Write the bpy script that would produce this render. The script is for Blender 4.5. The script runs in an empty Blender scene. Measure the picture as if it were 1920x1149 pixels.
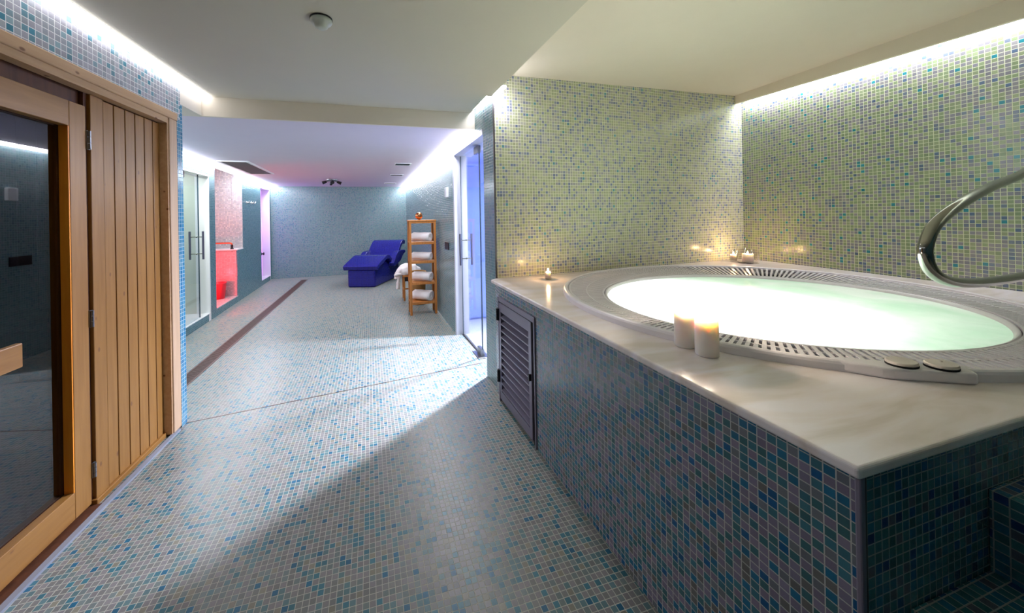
import bpy, bmesh, math, random
from mathutils import Vector, Matrix, noise
random.seed(7)
sc = bpy.context.scene
COL = sc.collection
PI = math.pi

# plan coordinates below were surveyed on a grid that is stretched along y; T() brings them to metres
SX, SY, SXY = 1.019, 0.8247, 0.002
def T(p): return Vector((p[0] * SX + p[1] * SXY, p[1] * SY, p[2]))

# ------------------------------------------------------------------ camera
cam_d = bpy.data.cameras.new('camera')
cam = bpy.data.objects.new('camera', cam_d)
COL.objects.link(cam)
YAW, PITCH, ROLL = 0.268247, -0.001229, -0.018005
F_PX, CX, CY = 660.698, 874.373, 402.207
def cam_rows():
    cy, sy = math.cos(YAW), math.sin(YAW); cp, sp = math.cos(PITCH), math.sin(PITCH)
    cr, sr = math.cos(ROLL), math.sin(ROLL)
    B = Matrix(((1, 0, 0), (0, 0, -1), (0, 1, 0)))
    Y = Matrix(((cy, 0, -sy), (0, 1, 0), (sy, 0, cy)))
    P = Matrix(((1, 0, 0), (0, cp, -sp), (0, sp, cp)))
    Q = Matrix(((cr, -sr, 0), (sr, cr, 0), (0, 0, 1)))
    return Q @ P @ Y @ B
R = cam_rows()
right, down, fwd = Vector(R[0]), Vector(R[1]), Vector(R[2])
m = Matrix((right, -down, -fwd)).transposed().to_4x4()
m.translation = (0, 0, 1.43)
cam.matrix_world = m
cam_d.sensor_fit = 'HORIZONTAL'
cam_d.sensor_width = 36
cam_d.lens = F_PX * 36 / 1920
cam_d.shift_x = (960 - CX) / 1920
cam_d.shift_y = (CY - 574.5) / 1920
cam_d.clip_start = 0.02
sc.camera = cam

# ------------------------------------------------------------------ view + world
sc.view_settings.view_transform = 'Standard'
sc.view_settings.look = 'None'
sc.view_settings.gamma = 1
sc.view_settings.use_curve_mapping = False
sc.view_settings.exposure = 0.0
sc.cycles.use_denoising = True
sc.cycles.max_bounces = 10
sc.cycles.diffuse_bounces = 5
sc.cycles.glossy_bounces = 4
sc.cycles.transparent_max_bounces = 16
sc.cycles.sample_clamp_indirect = 6
sc.cycles.caustics_reflective = False
sc.cycles.caustics_refractive = False
world = bpy.data.worlds.new('world'); sc.world = world
world.use_nodes = True
world.node_tree.nodes['Background'].inputs[0].default_value = (0.01, 0.01, 0.012, 1)
world.node_tree.nodes['Background'].inputs[1].default_value = 1.0

# ------------------------------------------------------------------ lights (energies in one place)
LED_L = 5.5      # sauna-side strip
LED_R = 54      # whirlpool wall strip
LED_B = 54       # back room strips
def light(name, kind, loc, energy, color, size=0.1, size_y=None, rot=(0, 0, 0), spread=None):
    d = bpy.data.lights.new(name, kind); d.energy = energy; d.color = color
    if kind == 'AREA':
        d.size = size
        if size_y: d.shape = 'RECTANGLE'; d.size_y = size_y
        else: d.shape = 'DISK'
        if spread: d.spread = spread
    else:
        d.shadow_soft_size = size
    o = bpy.data.objects.new(name, d); o.location = T(loc); o.rotation_euler = rot
    COL.objects.link(o); return o
light('pool_lamp', 'AREA', (1.70, 1.90, 0.52), 82, (0.97, 0.96, 1.0), 0.5, rot=(PI, 0, 0), spread=math.radians(125))
light('pool_lamp_far', 'AREA', (2.40, 1.40, 0.42), 7, (0.88, 1.0, 0.90), 0.8, rot=(PI, 0, 0))
sl_ = light('steam_room_lamp', 'AREA', (2.1, 4.66, 2.2), 120, (0.88, 0.88, 1.0), 0.14, spread=math.radians(96))
sl_.rotation_euler = Vector((-1.6, -0.9, -2.1)).to_track_quat('-Z', 'Y').to_euler()
light('steam_room_blue_lamp', 'POINT', (2.1, 4.9, 1.7), 24, (0.50, 0.62, 1.0), 0.1)
light('shower_lamp', 'AREA', (-2.7, 6.4, 2.15), 16, (0.95, 1.0, 0.93), 0.3)
light('footbath_red_lamp', 'POINT', (-2.55, 7.50, 0.42), 30, (1.0, 0.02, 0.03), 0.05)
light('doorway_purple_lamp', 'POINT', (-2.95, 10.65, 1.3), 85, (0.74, 0.28, 1.0), 0.2)

# ------------------------------------------------------------------ materials
def new_mat(name):
    mt = bpy.data.materials.new(name); mt.use_nodes = True
    nt = mt.node_tree; nt.nodes.clear()
    out = nt.nodes.new('ShaderNodeOutputMaterial')
    return mt, nt, out
def N(nt, t, **kw):
    n = nt.nodes.new(t)
    for k, v in kw.items(): setattr(n, k, v)
    return n
def srgb(r, g, b):
    f = lambda c: (c / 255 / 12.92) if c / 255 <= 0.04045 else ((c / 255 + 0.055) / 1.055) ** 2.4
    return (f(r), f(g), f(b), 1)
def math_n(nt, op, a, b=None, c=None):
    n = N(nt, 'ShaderNodeMath', operation=op)
    for i, v in enumerate((a, b, c)):
        if v is None: continue
        if isinstance(v, (int, float)): n.inputs[i].default_value = v
        else: nt.links.new(v, n.inputs[i])
    return n.outputs[0]
def plain(name, col, rough=0.5, metal=0.0, noise_amt=0.0, noise_scale=20, bump=0.0, spec=0.5, coat=0.0):
    mt, nt, out = new_mat(name)
    p = N(nt, 'ShaderNodeBsdfPrincipled')
    p.inputs['Base Color'].default_value = col
    p.inputs['Roughness'].default_value = rough
    p.inputs['Metallic'].default_value = metal
    p.inputs['Specular IOR Level'].default_value = spec
    p.inputs['Coat Weight'].default_value = coat
    if noise_amt or bump:
        tc = N(nt, 'ShaderNodeTexCoord')
        nz = N(nt, 'ShaderNodeTexNoise'); nz.inputs['Scale'].default_value = noise_scale
        nz.inputs['Detail'].default_value = 4
        nt.links.new(tc.outputs['Object'], nz.inputs['Vector'])
        if noise_amt:
            mx = N(nt, 'ShaderNodeMix', data_type='RGBA', blend_type='MULTIPLY')
            mx.inputs[0].default_value = 1.0
            mr = N(nt, 'ShaderNodeMapRange'); mr.inputs[3].default_value = 1 - noise_amt; mr.inputs[4].default_value = 1 + noise_amt
            nt.links.new(nz.outputs[0], mr.inputs[0])
            mx.inputs[6].default_value = col
            nt.links.new(mr.outputs[0], mx.inputs[7]); nt.links.new(mx.outputs[2], p.inputs['Base Color'])
        if bump:
            bp = N(nt, 'ShaderNodeBump'); bp.inputs['Strength'].default_value = bump; bp.inputs['Distance'].default_value = 0.004
            nt.links.new(nz.outputs[0], bp.inputs['Height']); nt.links.new(bp.outputs[0], p.inputs['Normal'])
    nt.links.new(p.outputs[0], out.inputs[0])
    return mt
def mosaic(name, palette, grout, pitch=0.024, gw=0.062, rough=0.18, seed=0.0, jitter=0.12, uneven=0.25):
    """glass mosaic: box-mapped square tiles, each tile one palette colour [(weight, colour), ...]"""
    mt, nt, out = new_mat(name)
    L = nt.links
    g = N(nt, 'ShaderNodeNewGeometry')
    sp = N(nt, 'ShaderNodeSeparateXYZ'); L.new(g.outputs['Position'], sp.inputs[0])
    sn = N(nt, 'ShaderNodeSeparateXYZ'); L.new(g.outputs['True Normal'], sn.inputs[0])
    mx = math_n(nt, 'GREATER_THAN', math_n(nt, 'ABSOLUTE', sn.outputs[0]), 0.7)
    mz = math_n(nt, 'GREATER_THAN', math_n(nt, 'ABSOLUTE', sn.outputs[2]), 0.7)
    def mixf(f, a, b):
        n = N(nt, 'ShaderNodeMix', data_type='FLOAT'); L.new(f, n.inputs[0]); L.new(a, n.inputs[2]); L.new(b, n.inputs[3]); return n.outputs[0]
    u = mixf(mx, sp.outputs[0], sp.outputs[1]); v = mixf(mz, sp.outputs[2], sp.outputs[1])
    us = math_n(nt, 'DIVIDE', u, pitch); vs = math_n(nt, 'DIVIDE', v, pitch)
    iu = math_n(nt, 'FLOOR', us); iv = math_n(nt, 'FLOOR', vs)
    fu = math_n(nt, 'FRACT', us); fv = math_n(nt, 'FRACT', vs)
    # hand-laid: each tile sits a little off
    du = math_n(nt, 'MINIMUM', fu, math_n(nt, 'SUBTRACT', 1.0, fu))
    dv = math_n(nt, 'MINIMUM', fv, math_n(nt, 'SUBTRACT', 1.0, fv))
    d = math_n(nt, 'MINIMUM', du, dv)
    mr = N(nt, 'ShaderNodeMapRange', interpolation_type='SMOOTHSTEP')
    mr.inputs[1].default_value = gw * 0.6; mr.inputs[2].default_value = gw * 1.15
    L.new(d, mr.inputs[0]); tile = mr.outputs[0]
    cv = N(nt, 'ShaderNodeCombineXYZ'); L.new(iu, cv.inputs[0]); L.new(iv, cv.inputs[1])
    L.new(math_n(nt, 'ADD', math_n(nt, 'ADD', mx, math_n(nt, 'MULTIPLY', mz, 3.0)), seed), cv.inputs[2])
    wn = N(nt, 'ShaderNodeTexWhiteNoise', noise_dimensions='3D'); L.new(cv.outputs[0], wn.inputs['Vector'])
    rp = N(nt, 'ShaderNodeValToRGB'); cr = rp.color_ramp; cr.interpolation = 'CONSTANT'
    tot = sum(w for w, _ in palette); acc = 0
    for i, (w, c) in enumerate(palette):
        e = cr.elements[i] if i < 2 else cr.elements.new(acc / tot)
        e.position = acc / tot; e.color = c; acc += w
    L.new(wn.outputs['Value'], rp.inputs[0])
    sc2 = N(nt, 'ShaderNodeSeparateColor'); L.new(wn.outputs['Color'], sc2.inputs[0])
    jm = N(nt, 'ShaderNodeMapRange'); jm.inputs[3].default_value = 1 - jitter; jm.inputs[4].default_value = 1 + jitter
    L.new(sc2.outputs[1], jm.inputs[0])
    mul = N(nt, 'ShaderNodeVectorMath', operation='SCALE'); L.new(rp.outputs[0], mul.inputs[0]); L.new(jm.outputs[0], mul.inputs['Scale'])
    mc = N(nt, 'ShaderNodeMix', data_type='RGBA'); L.new(tile, mc.inputs[0]); mc.inputs[6].default_value = grout; L.new(mul.outputs[0], mc.inputs[7])
    p = N(nt, 'ShaderNodeBsdfPrincipled'); L.new(mc.outputs[2], p.inputs['Base Color'])
    rr = N(nt, 'ShaderNodeMapRange'); rr.inputs[3].default_value = 0.65; rr.inputs[4].default_value = rough
    L.new(tile, rr.inputs[0]); L.new(rr.outputs[0], p.inputs['Roughness'])
    # bump: grout sunk, tile tilted at random
    tu = math_n(nt, 'MULTIPLY', math_n(nt, 'SUBTRACT', fu, 0.5), math_n(nt, 'SUBTRACT', sc2.outputs[0], 0.5))
    tv = math_n(nt, 'MULTIPLY', math_n(nt, 'SUBTRACT', fv, 0.5), math_n(nt, 'SUBTRACT', sc2.outputs[2], 0.5))
    h = math_n(nt, 'ADD', tile, math_n(nt, 'MULTIPLY', math_n(nt, 'ADD', tu, tv), uneven))
    bp = N(nt, 'ShaderNodeBump'); bp.inputs['Distance'].default_value = 0.0012; bp.inputs['Strength'].default_value = 0.7
    L.new(h, bp.inputs['Height']); L.new(bp.outputs[0], p.inputs['Normal'])
    L.new(p.outputs[0], out.inputs[0])
    return mt
def wood(name, light_c, dark_c, rough=0.45, knots=True, scale=1.0, grain_axis='z', knot_c=None):
    mt, nt, out = new_mat(name); L = nt.links
    tc = N(nt, 'ShaderNodeTexCoord'); mp = N(nt, 'ShaderNodeMapping')
    s = {'z': (14, 14, 0.9), 'y': (14, 0.9, 14), 'x': (0.9, 14, 14)}[grain_axis]
    mp.inputs['Scale'].default_value = [k * scale for k in s]
    L.new(tc.outputs['Object'], mp.inputs[0])
    nz = N(nt, 'ShaderNodeTexNoise'); nz.inputs['Scale'].default_value = 3; nz.inputs['Detail'].default_value = 6; nz.inputs['Distortion'].default_value = 0.6
    L.new(mp.outputs[0], nz.inputs['Vector'])
    rp = N(nt, 'ShaderNodeValToRGB'); rp.color_ramp.elements[0].position = 0.3; rp.color_ramp.elements[1].position = 0.7
    rp.color_ramp.elements[0].color = dark_c; rp.color_ramp.elements[1].color = light_c
    L.new(nz.outputs[0], rp.inputs[0]); col = rp.outputs[0]
    if knots:
        vm = N(nt, 'ShaderNodeMapping'); ks = {'z': (13, 13, 7), 'y': (13, 7, 13), 'x': (7, 13, 13)}[grain_axis]
        vm.inputs['Scale'].default_value = ks; L.new(tc.outputs['Object'], vm.inputs[0])
        vo = N(nt, 'ShaderNodeTexVoronoi'); vo.inputs['Scale'].default_value = 1.0; L.new(vm.outputs[0], vo.inputs['Vector'])
        kr = N(nt, 'ShaderNodeMapRange', interpolation_type='SMOOTHSTEP'); kr.inputs[1].default_value = 0.055; kr.inputs[2].default_value = 0.12
        L.new(vo.outputs['Distance'], kr.inputs[0])
        mk = N(nt, 'ShaderNodeMix', data_type='RGBA'); L.new(kr.outputs[0], mk.inputs[0])
        mk.inputs[6].default_value = knot_c or srgb(120, 78, 45); L.new(col, mk.inputs[7]); col = mk.outputs[2]
    p = N(nt, 'ShaderNodeBsdfPrincipled'); L.new(col, p.inputs['Base Color']); p.inputs['Roughness'].default_value = rough
    bp = N(nt, 'ShaderNodeBump'); bp.inputs['Strength'].default_value = 0.12; bp.inputs['Distance'].default_value = 0.002
    L.new(nz.outputs[0], bp.inputs['Height']); L.new(bp.outputs[0], p.inputs['Normal'])
    L.new(p.outputs[0], out.inputs[0]); return mt
def glass(name, tint, gloss=(1, 1, 1, 1), rough=0.0, ior=1.45, haze=0.0, haze_c=(1, 1, 1, 1)):
    mt, nt, out = new_mat(name); L = nt.links
    tr = N(nt, 'ShaderNodeBsdfTransparent'); tr.inputs[0].default_value = tint
    gl = N(nt, 'ShaderNodeBsdfGlossy'); gl.inputs[0].default_value = gloss; gl.inputs['Roughness'].default_value = rough
    lw_ = N(nt, 'ShaderNodeLayerWeight'); lw_.inputs[0].default_value = 0.5
    f0 = ((ior - 1) / (ior + 1)) ** 2
    fr_v = math_n(nt, 'ADD', math_n(nt, 'MULTIPLY', math_n(nt, 'POWER', lw_.outputs['Facing'], 5.0), 1 - f0), f0)
    base = tr
    if haze:
        df = N(nt, 'ShaderNodeBsdfDiffuse'); df.inputs[0].default_value = haze_c
        m0 = N(nt, 'ShaderNodeMixShader'); m0.inputs[0].default_value = haze
        L.new(tr.outputs[0], m0.inputs[1]); L.new(df.outputs[0], m0.inputs[2]); base = m0
    mx = N(nt, 'ShaderNodeMixShader'); L.new(fr_v, mx.inputs[0]); L.new(base.outputs[0], mx.inputs[1]); L.new(gl.outputs[0], mx.inputs[2])
    L.new(mx.outputs[0], out.inputs[0]); return mt
def emit(name, col, s):
    mt, nt, out = new_mat(name); e = N(nt, 'ShaderNodeEmission'); e.inputs[0].default_value = col; e.inputs[1].default_value = s
    nt.links.new(e.outputs[0], out.inputs[0]); return mt

MAUVE, GREYG = srgb(150, 146, 158), srgb(140, 150, 146)
TEAL, AQUA, DEEP = srgb(72, 128, 138), srgb(30, 118, 160), srgb(40, 84, 130)
M = {}
M['mos_floor'] = mosaic('mosaic_floor', [(30, srgb(128, 125, 123)), (24, srgb(120, 120, 115)), (18, srgb(112, 124, 120)), (13, srgb(88, 120, 122)), (9, srgb(54, 110, 122)), (4, srgb(22, 94, 122)), (6, srgb(130, 127, 110))], srgb(190, 188, 172), rough=0.36, seed=1.3)
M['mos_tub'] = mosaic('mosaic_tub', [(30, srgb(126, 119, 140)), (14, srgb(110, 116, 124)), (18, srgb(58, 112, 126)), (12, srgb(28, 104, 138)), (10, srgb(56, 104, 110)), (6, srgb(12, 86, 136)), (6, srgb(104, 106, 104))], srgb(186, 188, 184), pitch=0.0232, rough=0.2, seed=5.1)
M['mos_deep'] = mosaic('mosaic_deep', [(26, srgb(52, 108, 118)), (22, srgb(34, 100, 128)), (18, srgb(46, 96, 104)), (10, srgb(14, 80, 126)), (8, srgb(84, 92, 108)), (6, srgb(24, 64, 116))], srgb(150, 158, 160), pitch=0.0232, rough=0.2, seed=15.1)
M['mos_sage'] = mosaic('mosaic_sage', [(28, srgb(182, 184, 154)), (24, srgb(172, 178, 142)), (20, srgb(176, 174, 166)), (12, srgb(158, 158, 164)), (10, srgb(132, 138, 160)), (5, srgb(112, 122, 154)), (1.5, srgb(86, 140, 152))], srgb(238, 238, 216), pitch=0.0254, gw=0.08, rough=0.2, seed=9.7)
M['mos_moss'] = mosaic('mosaic_moss', [(26, srgb(138, 152, 120)), (20, srgb(128, 146, 112)), (26, srgb(134, 134, 138)), (16, srgb(124, 124, 134)), (8, srgb(102, 114, 132)), (3, srgb(84, 104, 132)), (2, srgb(40, 122, 136))], srgb(206, 212, 180), pitch=0.0248, gw=0.07, rough=0.2, seed=12.7)
M['mos_slate'] = mosaic('mosaic_slate', [(28, srgb(92, 134, 146)), (24, srgb(86, 128, 140)), (16, srgb(98, 132, 146)), (12, srgb(78, 122, 138)), (6, srgb(64, 114, 136))], srgb(112, 146, 154), rough=0.18, seed=3.3, jitter=0.08)
M['mos_azure'] = mosaic('mosaic_azure', [(28, srgb(60, 130, 164)), (24, srgb(76, 138, 166)), (16, srgb(44, 116, 156)), (12, srgb(104, 148, 166))], srgb(176, 196, 204), pitch=0.027, rough=0.18, seed=2.9)
M['mos_strip'] = mosaic('mosaic_strip', [(34, srgb(172, 170, 178)), (26, srgb(162, 166, 172)), (14, srgb(140, 164, 172)), (8, srgb(112, 150, 162)), (4, srgb(80, 138, 156))], srgb(228, 228, 226), pitch=0.029, rough=0.2, seed=7.3)
M['mos_back'] = mosaic('mosaic_back', [(26, srgb(118, 144, 146)), (24, srgb(110, 138, 142)), (16, srgb(124, 136, 146)), (14, srgb(100, 134, 142)), (6, srgb(88, 122, 140))], srgb(140, 160, 160), rough=0.2, seed=4.4, jitter=0.08)
M['mos_pale'] = mosaic('mosaic_pale', [(30, srgb(200, 196, 198)), (26, srgb(186, 186, 190)), (14, srgb(210, 205, 200))], srgb(150, 150, 152), rough=0.2, seed=6.4)
M['mos_blue'] = mosaic('mosaic_cobalt', [(30, srgb(18, 20, 124)), (26, srgb(20, 24, 130)), (14, srgb(16, 18, 116))], srgb(17, 19, 118), pitch=0.024, rough=0.14, seed=2.2, gw=0.05, jitter=0.06)
M['plaster'] = plain('white_plaster', srgb(212, 206, 190), 0.85, noise_amt=0.02, noise_scale=6)
M['plaster_lilac'] = plain('lilac_white_plaster', srgb(230, 220, 234), 0.85, noise_amt=0.02, noise_scale=6)
M['plaster_warm'] = plain('warm_plaster', srgb(232, 222, 206), 0.85, noise_amt=0.02, noise_scale=6)
M['white'] = plain('white_lacquer', srgb(228, 230, 232), 0.35)
M['pine'] = wood('pine', srgb(158, 112, 56), srgb(142, 97, 44), 0.42)
M['pine_h'] = wood('pine_rail', srgb(158, 112, 56), srgb(142, 97, 44), 0.42, grain_axis='y')
M['pine_trim'] = wood('pine_trim', srgb(200, 162, 122), srgb(186, 146, 106), 0.5, grain_axis='y')
M['pine_trim_v'] = wood('pine_trim_upright', srgb(206, 172, 140), srgb(192, 158, 126), 0.5)
M['pine_orange'] = wood('pine_lit_orange', srgb(255, 160, 48), srgb(240, 138, 34), 0.4)  # orange wood brightened to stand in for light on door edge and batten
M['pine_dark'] = wood('pine_shadow_gap', srgb(92, 50, 24), srgb(70, 36, 16), 0.6, knots=False)
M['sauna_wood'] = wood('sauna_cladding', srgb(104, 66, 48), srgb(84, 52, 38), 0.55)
M['teak'] = wood('oiled_teak', srgb(204, 134, 66), srgb(178, 106, 44), 0.4, knots=False, scale=2.0)
M['wicker'] = plain('wicker', srgb(150, 108, 52), 0.6, noise_amt=0.3, noise_scale=90, bump=0.6)
M['glass_smoke'] = glass('smoked_glass', (0.42, 0.43, 0.46, 1), ior=1.85)
M['glass_clear'] = glass('clear_glass', (0.93, 0.96, 1.0, 1), ior=1.45)
M['glass_edge'] = plain('glass_edge', srgb(60, 84, 96), 0.2)
M['glass_jar'] = glass('jar_glass', (0.95, 0.93, 0.9, 1), ior=1.5)
M['steel'] = plain('brushed_steel', srgb(140, 140, 132), 0.12, 1.0)
M['steel_grey'] = plain('satin_steel', srgb(140, 142, 146), 0.35, 1.0)
M['chrome'] = plain('hook_chrome', srgb(225, 225, 225), 0.3, 0.7)
M['bar'] = plain('dark_bar_steel', srgb(92, 92, 112), 0.4, 0.5)
M['alu'] = plain('mauve_grey_enamel', srgb(128, 122, 140), 0.35, 0.25)
M['alu_dark'] = plain('dark_grey_enamel', srgb(62, 58, 62), 0.4, 0.2)
M['black'] = plain('black_plastic', srgb(22, 22, 28), 0.4)
M['dark'] = plain('dark_void', srgb(14, 13, 15), 0.9)
M['acrylic'] = plain('white_acrylic', srgb(242, 236, 241), 0.25, noise_amt=0.01)
M['bronze'] = plain('drain_steel', srgb(112, 92, 86), 0.4, 0.6)
M['copper'] = plain('copper_glaze', srgb(206, 130, 84), 0.2, 1.0)
M['towel'] = plain('white_towel', srgb(232, 226, 226), 0.95, noise_amt=0.05, noise_scale=120, bump=0.7)
M['red'] = plain('red_plastic', srgb(220, 40, 60), 0.35)
M['pipe'] = plain('copper_pipe', srgb(220, 120, 90), 0.25, 0.8)
M['detector'] = plain('detector_plastic', srgb(196, 200, 190), 0.3)
M['marble'] = None
def marble():
    mt, nt, out = new_mat('cream_marble'); L = nt.links
    tc = N(nt, 'ShaderNodeTexCoord')
    mp = N(nt, 'ShaderNodeMapping'); mp.inputs['Rotation'].default_value = (0, 0, 0.5); mp.inputs['Scale'].default_value = (1.2, 4.5, 1)
    L.new(tc.outputs['Object'], mp.inputs[0])
    nz = N(nt, 'ShaderNodeTexNoise'); nz.inputs['Scale'].default_value = 1.6; nz.inputs['Detail'].default_value = 7; nz.inputs['Distortion'].default_value = 1.2
    L.new(mp.outputs[0], nz.inputs['Vector'])
    rp = N(nt, 'ShaderNodeValToRGB'); e = rp.color_ramp.elements
    e[0].position = 0.36; e[0].color = srgb(220, 208, 200); e[1].position = 0.62; e[1].color = srgb(240, 233, 236)
    e2 = e.new(0.47); e2.color = srgb(233, 222, 219)
    L.new(nz.outputs[0], rp.inputs[0])
    p = N(nt, 'ShaderNodeBsdfPrincipled'); L.new(rp.outputs[0], p.inputs['Base Color']); p.inputs['Roughness'].default_value = 0.16
    L.new(p.outputs[0], out.inputs[0]); return mt
M['marble'] = marble()
def water():
    mt, nt, out = new_mat('lit_bubbling_water'); L = nt.links
    tc = N(nt, 'ShaderNodeTexCoord')
    nz = N(nt, 'ShaderNodeTexNoise'); nz.inputs['Scale'].default_value = 2.2; nz.inputs['Detail'].default_value = 5; nz.inputs['Distortion'].default_value = 0.8
    L.new(tc.outputs['Object'], nz.inputs['Vector'])
    rp = N(nt, 'ShaderNodeValToRGB'); e = rp.color_ramp.elements
    e[0].position = 0.35; e[0].color = srgb(204, 232, 208); e[1].position = 0.65; e[1].color = srgb(236, 244, 234)
    L.new(nz.outputs[0], rp.inputs[0])
    tl = N(nt, 'ShaderNodeBsdfTranslucent'); L.new(rp.outputs[0], tl.inputs[0])
    p = N(nt, 'ShaderNodeBsdfPrincipled'); L.new(rp.outputs[0], p.inputs['Base Color']); p.inputs['Roughness'].default_value = 0.22
    n2 = N(nt, 'ShaderNodeTexNoise'); n2.inputs['Scale'].default_value = 9; n2.inputs['Detail'].default_value = 4
    L.new(tc.outputs['Object'], n2.inputs['Vector'])
    bp = N(nt, 'ShaderNodeBump'); bp.inputs['Strength'].default_value = 0.35; bp.inputs['Distance'].default_value = 0.02
    L.new(n2.outputs[0], bp.inputs['Height']); L.new(bp.outputs[0], p.inputs['Normal'])
    mx = N(nt, 'ShaderNodeMixShader'); mx.inputs[0].default_value = 0.45
    L.new(tl.outputs[0], mx.inputs[1]); L.new(p.outputs[0], mx.inputs[2]); L.new(mx.outputs[0], out.inputs[0]); return mt
M['water'] = water()
def wax():
    mt, nt, out = new_mat('candle_wax'); p = N(nt, 'ShaderNodeBsdfPrincipled')
    p.inputs['Base Color'].default_value = srgb(244, 236, 230); p.inputs['Roughness'].default_value = 0.5
    p.inputs['Subsurface Weight'].default_value = 0.8; p.inputs['Subsurface Radius'].default_value = (1.0, 0.80, 0.60); p.inputs['Subsurface Scale'].default_value = 0.03
    nt.links.new(p.outputs[0], out.inputs[0]); return mt
M['wax'] = wax()
M['flame'] = emit('candle_flame', (1.0, 0.80, 0.50, 1), 60)
M['led'] = emit('led_cool_white', (0.94, 0.94, 1.0, 1), LED_L)
M['led_r'] = emit('led_white', (0.92, 0.92, 1.0, 1), LED_R)
M['led_c'] = emit('led_white_corner', (0.92, 0.92, 1.0, 1), 130)
M['led_b'] = emit('led_white_back', (0.92, 0.92, 1.0, 1), LED_B)

# ------------------------------------------------------------------ mesh helpers
class MB:
    def __init__(s): s.v = []; s.f = []
    def add(s, vs, fs):
        b = len(s.v); s.v += [tuple(v) for v in vs]; s.f += [tuple(i + b for i in f) for f in fs]; return s
    def hexa(s, p):  # 8 points: bottom 4 (ccw), top 4
        return s.add(p, [(3, 2, 1, 0), (4, 5, 6, 7), (0, 1, 5, 4), (1, 2, 6, 5), (2, 3, 7, 6), (3, 0, 4, 7)])
    def box(s, x0, y0, z0, x1, y1, z1):
        return s.hexa([(x0, y0, z0), (x1, y0, z0), (x1, y1, z0), (x0, y1, z0), (x0, y0, z1), (x1, y0, z1), (x1, y1, z1), (x0, y1, z1)])
    def prism(s, poly, z0, z1):
        n = len(poly); z0f = z0 if callable(z0) else (lambda x, y: z0); z1f = z1 if callable(z1) else (lambda x, y: z1)
        vs = [(x, y, z0f(x, y)) for x, y in poly] + [(x, y, z1f(x, y)) for x, y in poly]
        fs = [tuple(range(n - 1, -1, -1)), tuple(range(n, 2 * n))] + [(i, (i + 1) % n, n + (i + 1) % n, n + i) for i in range(n)]
        return s.add(vs, fs)
    def wall(s, p0, p1, z0, z1, t):  # slab whose visible face runs p0->p1, thickness t to the left of that direction
        d = Vector((p1[0] - p0[0], p1[1] - p0[1])); n = Vector((-d.y, d.x)).normalized() * t
        q = [(p0[0], p0[1]), (p1[0], p1[1]), (p1[0] + n.x, p1[1] + n.y), (p0[0] + n.x, p0[1] + n.y)]
        if t < 0: q = q[::-1]
        return s.prism(q, z0, z1)
    def extrude(s, prof, frame, a0, a1):  # profile [(s,z)] swept along frame e axis; frame = (origin, l, e)
        o, l, e = frame; n = len(prof); vs = []
        for a in (a0, a1):
            for t, z in prof: vs.append((o[0] + l[0] * t + e[0] * a, o[1] + l[1] * t + e[1] * a, o[2] + z))
        fs = [tuple(range(n)), tuple(range(2 * n - 1, n - 1, -1))] + [((i + 1) % n, i, n + i, n + (i + 1) % n) for i in range(n)]
        return s.add(vs, fs)
    def tube(s, pts, r, n=12, cap=True):
        pts = [Vector(p) for p in pts]; k = len(pts); rs = r if isinstance(r, (list, tuple)) else [r] * k
        t0 = (pts[1] - pts[0]).normalized(); up = Vector((0, 0, 1)) if abs(t0.z) < 0.9 else Vector((1, 0, 0))
        a = t0.cross(up).normalized(); vs = []; prev = t0
        for i, p in enumerate(pts):
            t = (pts[min(i + 1, k - 1)] - pts[max(i - 1, 0)]).normalized()
            q = prev.rotation_difference(t); a = (q @ a); a = (a - t * a.dot(t)).normalized(); b = t.cross(a); prev = t
            for j in range(n):
                w = 2 * PI * j / n; vs.append(p + (a * math.cos(w) + b * math.sin(w)) * rs[i])
        fs = [(i * n + j, i * n + (j + 1) % n, (i + 1) * n + (j + 1) % n, (i + 1) * n + j) for i in range(k - 1) for j in range(n)]
        if cap: fs += [tuple(range(n - 1, -1, -1)), tuple(range((k - 1) * n, k * n))]
        return s.add(vs, fs)
    def lathe(s, prof, c=(0, 0, 0), n=32, ax='z', close=False):
        vs = []; k = len(prof)
        for r, z in prof:
            for j in range(n):
                w = 2 * PI * j / n; x, y = r * math.cos(w), r * math.sin(w)
                v = {'z': (x, y, z), 'x': (z, x, y), 'y': (x, z, -y)}[ax]
                vs.append((c[0] + v[0], c[1] + v[1], c[2] + v[2]))
        fs = [(i * n + j, i * n + (j + 1) % n, (i + 1) * n + (j + 1) % n, (i + 1) * n + j) for i in range(k - 1) for j in range(n)]
        if close: fs += [((k - 1) * n + j, (k - 1) * n + (j + 1) % n, (j + 1) % n, j) for j in range(n)]
        else:
            if prof[0][0] > 1e-5: fs.append(tuple(range(n - 1, -1, -1)))
            if prof[-1][0] > 1e-5: fs.append(tuple(range((k - 1) * n, k * n)))
        return s.add(vs, fs)
MODE = {}
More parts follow.
